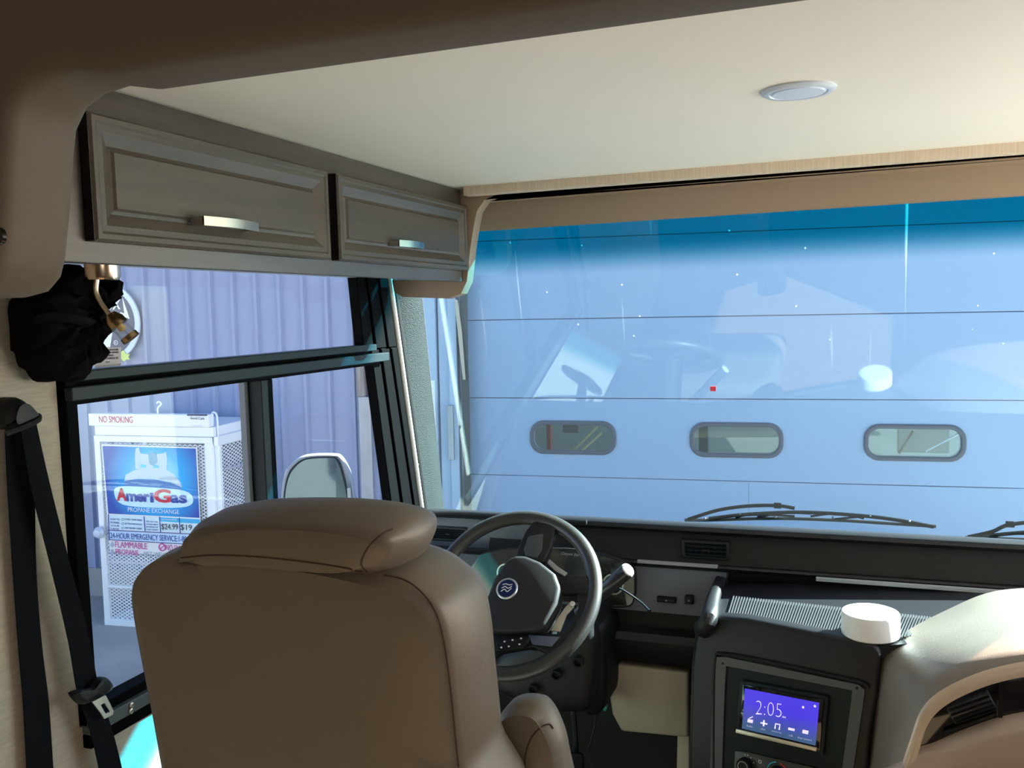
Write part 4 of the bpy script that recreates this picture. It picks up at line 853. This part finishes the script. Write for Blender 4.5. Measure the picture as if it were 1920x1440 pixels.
lettering('BLUE OX', BW(150, 584, DS-.006), BW(227, 580, DS-.006), BU, (BW(200, 562, DS)-BW(200, 582, DS)).length, SW, sg, 'lettering', .001, 0, .12, .02)
lettering('R', BW(215.5, 644.5, DS-.006), BW(218.3, 644.5, DS-.006), BU, .018, SW, sg)
MB().lathe(BW(217, 642.5, DS-.005), -BN, [(.021, 0), (.021, .002), (.017, .002), (.017, 0)], 20).build('registered_ring', SW, sg)
stb = [(226, 660), (231, 657), (236, 664), (243, 664), (240, 670), (243, 674), (236, 674), (233, 678), (228, 674)]
spoly('starburst', stb, flat('lime print', (.60, .72, .22)), sg, DS-.012, .008)

# ---------------- propane exchange cage
DC = 6.4
cg = thing('gas_cage', 'white metal gas bottle cage with a large blue poster and red NO SMOKING header', 'cage', BW(290, 1180, DC))
sL, sR = BS(173, 900, DC)[0], BS(398, 817, DC)[0]
sL = BS(177, 816, DC)[0]; zT = BS(285, 775, DC)[1]; zD = BS(285, 817, DC)[1]; zB = BS(207, 1172, DC)[1]
dep = .66
def cbox(nm, s0, s1, z0, z1, d0, d1, m=CAGEW, bw=.004):
    b = MB(); bbox(b, s0, s1, z0, z1, d0, d1)
    if bw: b.bevel(bw, 1)
    return b.build(nm, m, cg, False)
zH = BS(285, 798, DC)[1]
cbox('header_board', sL, sR+.01, zH, zT, DC-.06, DC+.02)
cbox('roof', sL+.02, sR+.02, zD, zH-.004, DC-.02, DC+dep)
fwid = .07
cbox('frame_post', sL, sL+fwid*.75, zB, zD-.004, DC-.01, DC+.03)
cbox('frame_post', sR-fwid, sR, zB, zD-.004, DC-.01, DC+.03)
cbox('frame_rail', sL, sR, zD-.055, zD-.004, DC-.012, DC+.03)
cbox('frame_rail', sL, sR, zB, zB+.055, DC-.012, DC+.03)
cbox('frame_rail', sL, sR, BS(280, 1104, DC)[1]-.012, BS(280, 1104, DC)[1]+.012, DC-.004, DC+.02)
cbox('side_post', sR-.0, sR+.045, zB, zD, DC+.02, DC+.06)
cbox('rear_post', sR-.0, sR+.045, zB, zD, DC+dep-.05, DC+dep)
cbox('rear_post', sL, sL+.05, zB, zD, DC+dep-.05, DC+dep)
cbox('floor_pan', sL, sR+.04, zB, zB+.03, DC+.03, DC+dep)
for s0 in (sL+.06, sR-.12): cbox('foot', s0, s0+.07, zg-EYE.z, zB, DC+.0, DC+.08)
b = MB(); rng = random.Random(2)
def mesh_panel(mb, s0, s1, z0, z1, D, pw, ph, th=.005, slope=None):
    n = int((s1-s0)/pw); m_ = int((z1-z0)/ph)
    for j in range(m_):
        for i in range(n):
            s, z = s0+(i+.5)*pw, z0+(j+.5)*ph
            for sg_ in (1, -1):
                d_ = BE*pw/2+BU*ph/2*sg_; L_ = d_.length; mb.obox(BP(s, z, D), d_, BN*.002, d_.cross(BN).normalized()*th/2)
mesh_panel(b, sL+.05, sR-.06, zB+.05, zD-.05, DC+.012, .046, .028, .008)
q = b.build('expanded_mesh', CAGEW, cg, False); q['kind'] = 'stuff'
b = MB()
nn3 = int(dep/.06); mh = int((zD-zB)/.03)
for j in range(mh):
    for i in range(nn3):
        for sg_ in (1, -1):
            d_ = BN*.03+BU*.015*sg_; b.obox(BP(sR+.03, zB+(j+.5)*.03, DC+.05+(i+.5)*.06), d_, BE*.002, d_.cross(BE).normalized()*.0035)
q = b.build('side_mesh', CAGEW, cg, False); q['kind'] = 'stuff'
cbox('back_sheet', sL+.05, sR, zB+.05, zD, DC+dep-.02, DC+dep-.01, GALV, 0)
# wire hooks on the cage
def wire(px, D, r=.007): MB().tube(sm([BW(p[0], p[1], D) for p in px], 5, False), r, 8).build('wire_hook', CAGEW, cg)
wire([(296, 776), (296, 765), (302, 758), (298, 753), (294, 756)], DC-.03)
wire([(410, 840), (408, 795), (406, 778), (400, 773), (396, 780), (400, 784)], DC+.03, .008)
# door knob: clear cup latch
p = BW(188, 998, DC-.03)
MB().lathe(p, -BN, [(0, 0), (.045, 0), (.05, .02), (.03, .05), (0, .055)], 20).build('latch_knob', mat('clear grey plastic', (.55, .62, .75), .15), cg)
# header writing
RED = flat('red print', (.62, .02, .05)); BLK = flat('black print', (.03, .03, .05)); BLU = flat('blue print', (.03, .06, .35)); MAG = flat('magenta print', (.62, .05, .35)); GRY = flat('grey print', (.40, .45, .58))
def ct(s, a, b2, hpx, m, D=DC-.012, par=cg, shear=0, bold=0): 
    A_, B_ = BW(*a, D), BW(*b2, D); return lettering(s, A_, B_, BU, (BW(a[0], a[1]-hpx, D)-A_).length, m, par, 'lettering', .001, 0, shear, bold)
ct('NO SMOKING', (186, 792), (249, 793), 12, RED, DC-.062)
ct('Good Cash', (357, 786), (383, 787), 4.5, BLK, DC-.062); ct('deposit', (361, 799-.5), (380, 800), 2, GRY, DC-.062)
b = MB(); s0, zq = BS(352, 776, DC-.06); s1, _ = BS(388, 776, DC-.06); bbox(b, s0, s1, zT-.008, zT+.004, DC-.07, DC-.05); b.build('dark_label', NAVY, cg, False)
# poster
DP = DC-.016
ps = slab('poster', [BW(p[0], p[1], DP) for p in ((190, 833), (369, 839), (378, 1046), (206, 1034))], BN*.008, WHITE, cg, 0, 1, False)
pm = bpy.data.materials.new('blue poster print'); pm.use_nodes = True; t = pm.node_tree; pb = t.nodes['Principled BSDF']; pb.inputs['Roughness'].default_value = .6
tc = t.nodes.new('ShaderNodeTexCoord'); cpt = BW(290, 900, DP)-BW(290, 1180, DC)
mp = t.nodes.new('ShaderNodeMapping'); mp.vector_type = 'POINT'; mp.inputs['Location'].default_value = tuple(-c for c in cpt); t.links.new(tc.outputs['Object'], mp.inputs[0])
gd_ = t.nodes.new('ShaderNodeVectorMath'); gd_.operation = 'LENGTH'; t.links.new(mp.outputs[0], gd_.inputs[0])
rp = t.nodes.new('ShaderNodeValToRGB'); e_ = rp.color_ramp.elements; e_[0].position = .10; e_[0].color = (.35, .75, .95, 1); e_[1].position = .46; e_[1].color = (.03, .08, .42, 1); e2 = rp.color_ramp.elements.new(.25); e2.color = (.02, .42, .86, 1)
t.links.new(gd_.outputs['Value'], rp.inputs[0]); t.links.new(rp.outputs[0], pb.inputs['Base Color'])
def pp(nm, px, m, d=.004, k=0):
    P_ = [BW(p[0], p[1], DP-d) for p in px]
    if k: P_ = sm(P_, k)
    return slab(nm, P_, BN*.003, m, ps, 0, 1, False)
pp('blue_field', [(192, 836), (367, 841), (374, 971), (203, 963)], pm, .001)
TANK = flat('tank grey print', (.55, .66, .74)); TANK2 = flat('tank shade print', (.10, .25, .55)); GLOW = flat('pale glow print', (.62, .86, .96)); 
pp('tank_print', [(233, 902), (236, 890), (252, 882), (270, 878), (290, 876), (310, 880), (326, 890), (338, 904), (341, 914), (320, 904), (290, 898), (260, 897)], TANK, .004)
pp('tank_shadow_print', [(233, 902), (260, 898), (290, 899), (320, 905), (341, 915), (338, 925), (233, 922)], TANK2, .003)
pp('collar_print', [(254, 880), (253, 850), (255, 840), (260, 839), (263, 850), (285, 853), (306, 850), (311, 847), (313, 860), (312, 886), (296, 880), (275, 879)], TANK, .0055)
pp('valve_print', [(278, 852), (286, 847), (293, 851), (295, 866), (288, 874), (280, 870)], flat('valve print', (.20, .42, .55)), .0075)
for px, py in ((268, 873), (292, 874)): pp('lever_print', [(px-4, py-3), (px+6, py-1), (px+5, py+4), (px-5, py+3)], flat('cyan print', (.10, .60, .78)), .0075)
pp('glow_band', [(214, 925), (225, 912), (290, 914), (345, 920), (362, 935), (350, 950), (290, 952), (230, 946)], GLOW, .0062, 4)
def logo(s, x0, x1, yb, h, m, d): return lettering(s, BW(x0, yb, DP-d), BW(x1, yb+(x1-x0)*.035, DP-d), BU, (BW(x0, yb-h, DP)-BW(x0, yb, DP)).length, m, ps, 'lettering', .001, 0, 0, .035)
for m_, d_, dx, dy in ((WHITE, .0095, 0, 0),):
    pass
logo('A', 219, 238, 939, 24, RED, .011); logo('m', 237, 257, 940, 15, BLU, .0105); logo('e', 256, 270, 941, 15.5, BLU, .0105); logo('r', 270, 281, 941, 15, BLU, .0105); logo('I', 282, 288, 942, 18, BLU, .0105)
logo('G', 299-11+1, 321, 942, 25, RED, .011); logo('a', 320, 336, 943, 15.5, BLU, .0105); logo('s', 336, 351, 943.5, 15.5, BLU, .0105)
ct('PROPANE EXCHANGE', (240, 959), (336, 964), 8, SW, DP-.006, ps)
grid = flat('pale cyan print', (.66, .80, .86))
pp('table_field', [(203, 965), (374, 973), (376, 1000), (205, 992)], grid, .002)
b = MB()
for (a, c) in (((270, 968), (272, 996)), ((299, 969), (301, 998)), ((336, 971), (338, 1000)), ((203, 994), (376, 1002)), ((204, 1012), (377, 1022)), ((203, 964), (205, 1012))): b.tube([BW(*a, DP-.005), BW(*c, DP-.005)], .0035, 4)
b.build('table_line', BLU, ps)
pp('price_band', [(300, 970), (374, 974), (375, 982), (300, 978)], flat('sky print', (.05, .45, .75)), .004)
ct('$24.99', (303, 994), (334, 995), 12, BLK, DP-.006, ps); ct('$19', (339, 995), (360, 996), 12, BLK, DP-.006, ps)
for k, s in enumerate(('HOW TO', 'EXCHANGE', 'YOUR', 'TANK')): ct(s, (207, 975+k*6), (224, 976+k*6), 3.4, BLU, DP-.006, ps)
for k, s in enumerate(('START OVER HERE', 'GET PROPANE IN PLACE', 'GRAB YOUR NEW CYLINDER')): ct(s, (234, 975+k*8), (266, 977+k*8), 3, BLU, DP-.006, ps); MB().lathe(BW(230, 974+k*8, DP-.004), -BN, [(.012, 0), (.012, .002), (.008, .002), (.008, 0)], 12).build('step_ring', flat('teal print', (.2, .5, .6)), ps)
for k, s in enumerate(('PURCHASE TANK', 'AVAILABLE', 'NO DEPOSIT OF', 'CASH ASKED')): ct(s, (274, 979+k*5), (296, 980+k*5), 2.6, BLU, DP-.006, ps)
ct('EXCHANGE PRICE', (303, 975), (331, 976), 2.6, SW, DP-.006, ps)
pp('service_band', [(205, 995), (376, 1004), (377, 1020), (206, 1011)], flat('pale blue band print', (.55, .72, .90)), .003)
ct('24-HOUR EMERGENCY SERVICE:1-888-4', (207, 1009), (362, 1017), 10.5, BLU, DP-.006, ps)
ct('FLAMMABLE', (216, 1026), (276, 1030), 11, MAG, DP-.006, ps); ct('PROPANE', (217, 1039), (260, 1042), 10, MAG, DP-.006, ps)
ct('NO SMOKING', (311, 1032), (366, 1036), 11, MAG, DP-.006, ps); ct('NET WEIGHT 15 LBS', (270, 1043), (352, 1048), 9, GRY, DP-.006, ps)
MB().lathe(BW(304, 1026, DP-.004), -BN, [(.033, 0), (.033, .002), (.025, .002), (.025, 0)], 20).build('ban_ring', MAG, ps)
b = MB(); b.tube([BW(300, 1030, DP-.006), BW(308, 1022, DP-.006)], .004, 4); b.build('ban_bar', MAG, ps)
pp('flame_icon', [(206, 1022), (210, 1015), (214, 1022), (210, 1027)], GRY, .004); pp('bottle_icon', [(208, 1030), (212, 1030), (213, 1039), (207, 1039)], GRY, .004)

# side of the cage: rail, chain, stored bottles
sS = sR+.048
cbox('side_rail', sS-.04, sS, zD-.075, zD, DC+.0, DC+dep)
cbox('side_rail', sS-.04, sS, zB, zB+.05, DC+.0, DC+dep)
ch0, ch1 = BP(sS+.012, BS(414, 876, DC)[1]*1.02, DC+.08), BP(sS+.012, BS(414, 876, DC)[1]*1.0+.02, DC+dep)
for k in range(16):
    u = (k+.5)/16; p = ch0.lerp(ch1, u)+V((0, 0, -.03*math.sin(math.pi*u))); d_ = (ch1-ch0).normalized(); v_ = BU if k % 2 else BE
    MB().tube([p+d_*.026*math.cos(a)+v_*.012*math.sin(a) for a in (2*math.pi*j_/10 for j_ in range(11))], .005, 5).build('chain_link', mat('bright chain steel', (.75, .76, .80), .3, .7), cg)
for k, (s_b, z_b, d_b) in enumerate(((sR-.17, zB+.55, .18), (sR-.17, zB+.55, .48), (sR-.17, zB+.04, .18), (sR-.17, zB+.04, .48))):
    bp_ = BP(s_b, z_b, DC+d_b)
    tb_ = thing('gas_bottle', 'pale gas bottle on the %s of the cage, %s' % (('upper shelf', 'lower floor')[k//2], ('nearer the poster door', 'nearer the metal wall')[k % 2]), 'gas bottle', bp_, 'gas bottles inside the cage')
    MB().lathe(bp_, (0, 0, 1), [(0, 0), (.10, 0), (.12, .03), (.14, .07), (.145, .12), (.145, .24), (.13, .30), (.09, .34), (0, .36)], 24).build('tank', mat('pale bottle paint', (.45, .48, .54), .4), tb_)
    MB().lathe(bp_+V((0, 0, .33)), (0, 0, 1), [(.10, 0), (.10, .10), (.096, .10), (.096, 0)], 24).build('collar', MATS['pale bottle paint'], tb_)
    MB().lathe(bp_+V((0, 0, .35)), (0, 0, 1), [(0, 0), (.02, 0), (.02, .05), (.03, .055), (0, .07)], 12).build('valve', BRASS, tb_)
cbox('shelf', sL+.05, sR, zB+.52, zB+.545, DC+.03, DC+dep-.02)

# ---------------- exterior mirror
em = thing('exterior_mirror', 'rounded exterior rear-view mirror seen through the side window', 'mirror', PX(600, 1000, XW-.35))
mn = V((.35, -.93, 0)).normalized(); m0 = PX(600, 900, XW-.32)
MPt = lambda px, py, h=0: PP(px, py, m0-mn*h, mn)
mo_ = [(524, 1010), (526, 940), (531, 893), (546, 868), (572, 854), (622, 852), (640, 858), (656, 888), (664, 930), (669, 1010)]
gi_ = [(533, 1008), (534, 940), (540, 900), (552, 878), (574, 862), (616, 859), (630, 862), (641, 890), (651, 940), (656, 1008)]
mo2, gi2 = sm([MPt(*p) for p in mo_], 4), sm([MPt(p[0], p[1], -.004) for p in gi_], 4)
pillow('housing', mo2, -mn, [(.004, 0), (0, .012), (.0, .03), (.25, .07), (.7, .085)], mat('chrome white mirror shell', (.55, .62, .70), .12, .6), em)
slab('gasket', [p+mn*.002 for p in sm([MPt(*p, -.001) for p in [(530, 1008), (531, 940), (537, 898), (549, 875), (573, 859), (618, 856), (634, 860), (645, 888), (655, 940), (660, 1008)]], 4)], -mn*.004, RUB, em, 0, 1)
slab('mirror_glass', gi2, -mn*.003, mat('silvered mirror', (.62, .80, .82), .06, .9), em, 0, 1)
slab('convex_mirror', [MPt(p[0], p[1], -.006) for p in ((630, 865), (641, 892), (651, 940), (656, 1008), (630, 1008))], -mn*.003, mat('darker convex mirror', (.28, .40, .42), .15, .9), em, 0, 1)
MB().tube([MPt(522, 945, .0), MPt(536, 942, -.03), MPt(545, 942, -.03)], .006, 8).build('bracket', RUB, em)
MB().tube([MPt(600, 1010, .04), V((XW-.20, m0.y+.25, .62)), V((XW-.05, m0.y+.35, .55))], .015, 10).build('arm', RUB, em)
mb_ = MB(); mb_.obox(MPt(655, 925, -.002), mn*.006, V((0, 0, .02)), mn.cross(V((0, 0, 1)))*.006); mb_.build('clip', WHITE, em, False)

# ---------------- windshield wipers (outside)
def wiper(lab, pts_blade, arm_pts, dx=0, short=False):
    off = -.05; q0 = wp+wn*.05
    Wp = lambda px, py: PP(px, py, q0, wn)
    w_ = thing('wiper', lab, 'wiper', Wp(*pts_blade[0]), 'windshield wipers')
    bl = sm([Wp(*p) for p in pts_blade], 5, False); MB().tube(bl, .0055, 8).build('blade', RUB, w_)
    MB().tube(sm([Wp(*p) for p in arm_pts[0]], 5, False), .006, 8).build('arm', FRAME, w_)
    MB().tube(sm([Wp(*p)-wn*.01 for p in arm_pts[1]], 5, False), .006, 8).build('bridge', FRAME, w_)
    for a in arm_pts[2]: MB().tube(sm([Wp(*p) for p in a], 4, False), .004, 6).build('claw', FRAME, w_)
    for p in arm_pts[3]: MB().lathe(Wp(*p)-wn*.012, -wn, [(0, 0), (.004, 0), (.003, .003), (0, .003)], 10).build('rivet', NICKEL, w_)
    c = Wp(*arm_pts[4]); MB().obox(c, (.012, 0, 0), (0, .006, 0), (0, 0, .009)).bevel(.002, 1).build('pivot_block', FRAME, w_)
wiper('long black wiper lying low outside the windshield right of centre', [(1284, 975), (1340, 975), (1450, 972), (1560, 975), (1660, 981), (1755, 987)],
      ([(1290, 974), (1345, 957), (1400, 949), (1456, 948), (1490, 953)], [(1330, 970), (1400, 962), (1500, 958), (1600, 963), (1680, 972), (1750, 985)],
       [[(1380, 971), (1400, 966), (1450, 966), (1490, 968)], [(1420, 970), (1470, 962), (1520, 963)], [(1520, 968), (1570, 963), (1620, 972)], [(1560, 974), (1640, 968), (1700, 980)]],
       [(1389, 962), (1455, 966), (1562, 967), (1632, 965), (1705, 974), (1323, 969)], (1458, 948)))
wiper('second black wiper cut off at the right edge of the frame', [(1810, 1008), (1880, 1010), (2000, 1014), (2200, 1025)],
      ([(1815, 1007), (1860, 997), (1892, 984), (1960, 978), (2050, 980)], [(1830, 1005), (1900, 997), (2000, 994), (2200, 1015)],
       [[(1850, 1008), (1900, 1001), (1960, 1003)], [(1950, 1010), (2000, 1000), (2080, 1008)]],
       [(1842, 1004), (1920, 996), (2000, 998)], (1894, 983)))
# red sticker low on the windshield
rs = PP(1337, 729, wp-wn*.001, wn); t = thing('red_sticker', 'tiny red square sticker on the windshield above the oval windows', 'sticker', rs)
MB().obox(rs, (.009, 0, 0), wn*.0004, V((0, -.25, 1)).normalized()*.008).build('film', flat('red film', (.75, .05, .08)), t, False)
bpy.context.view_layer.update()
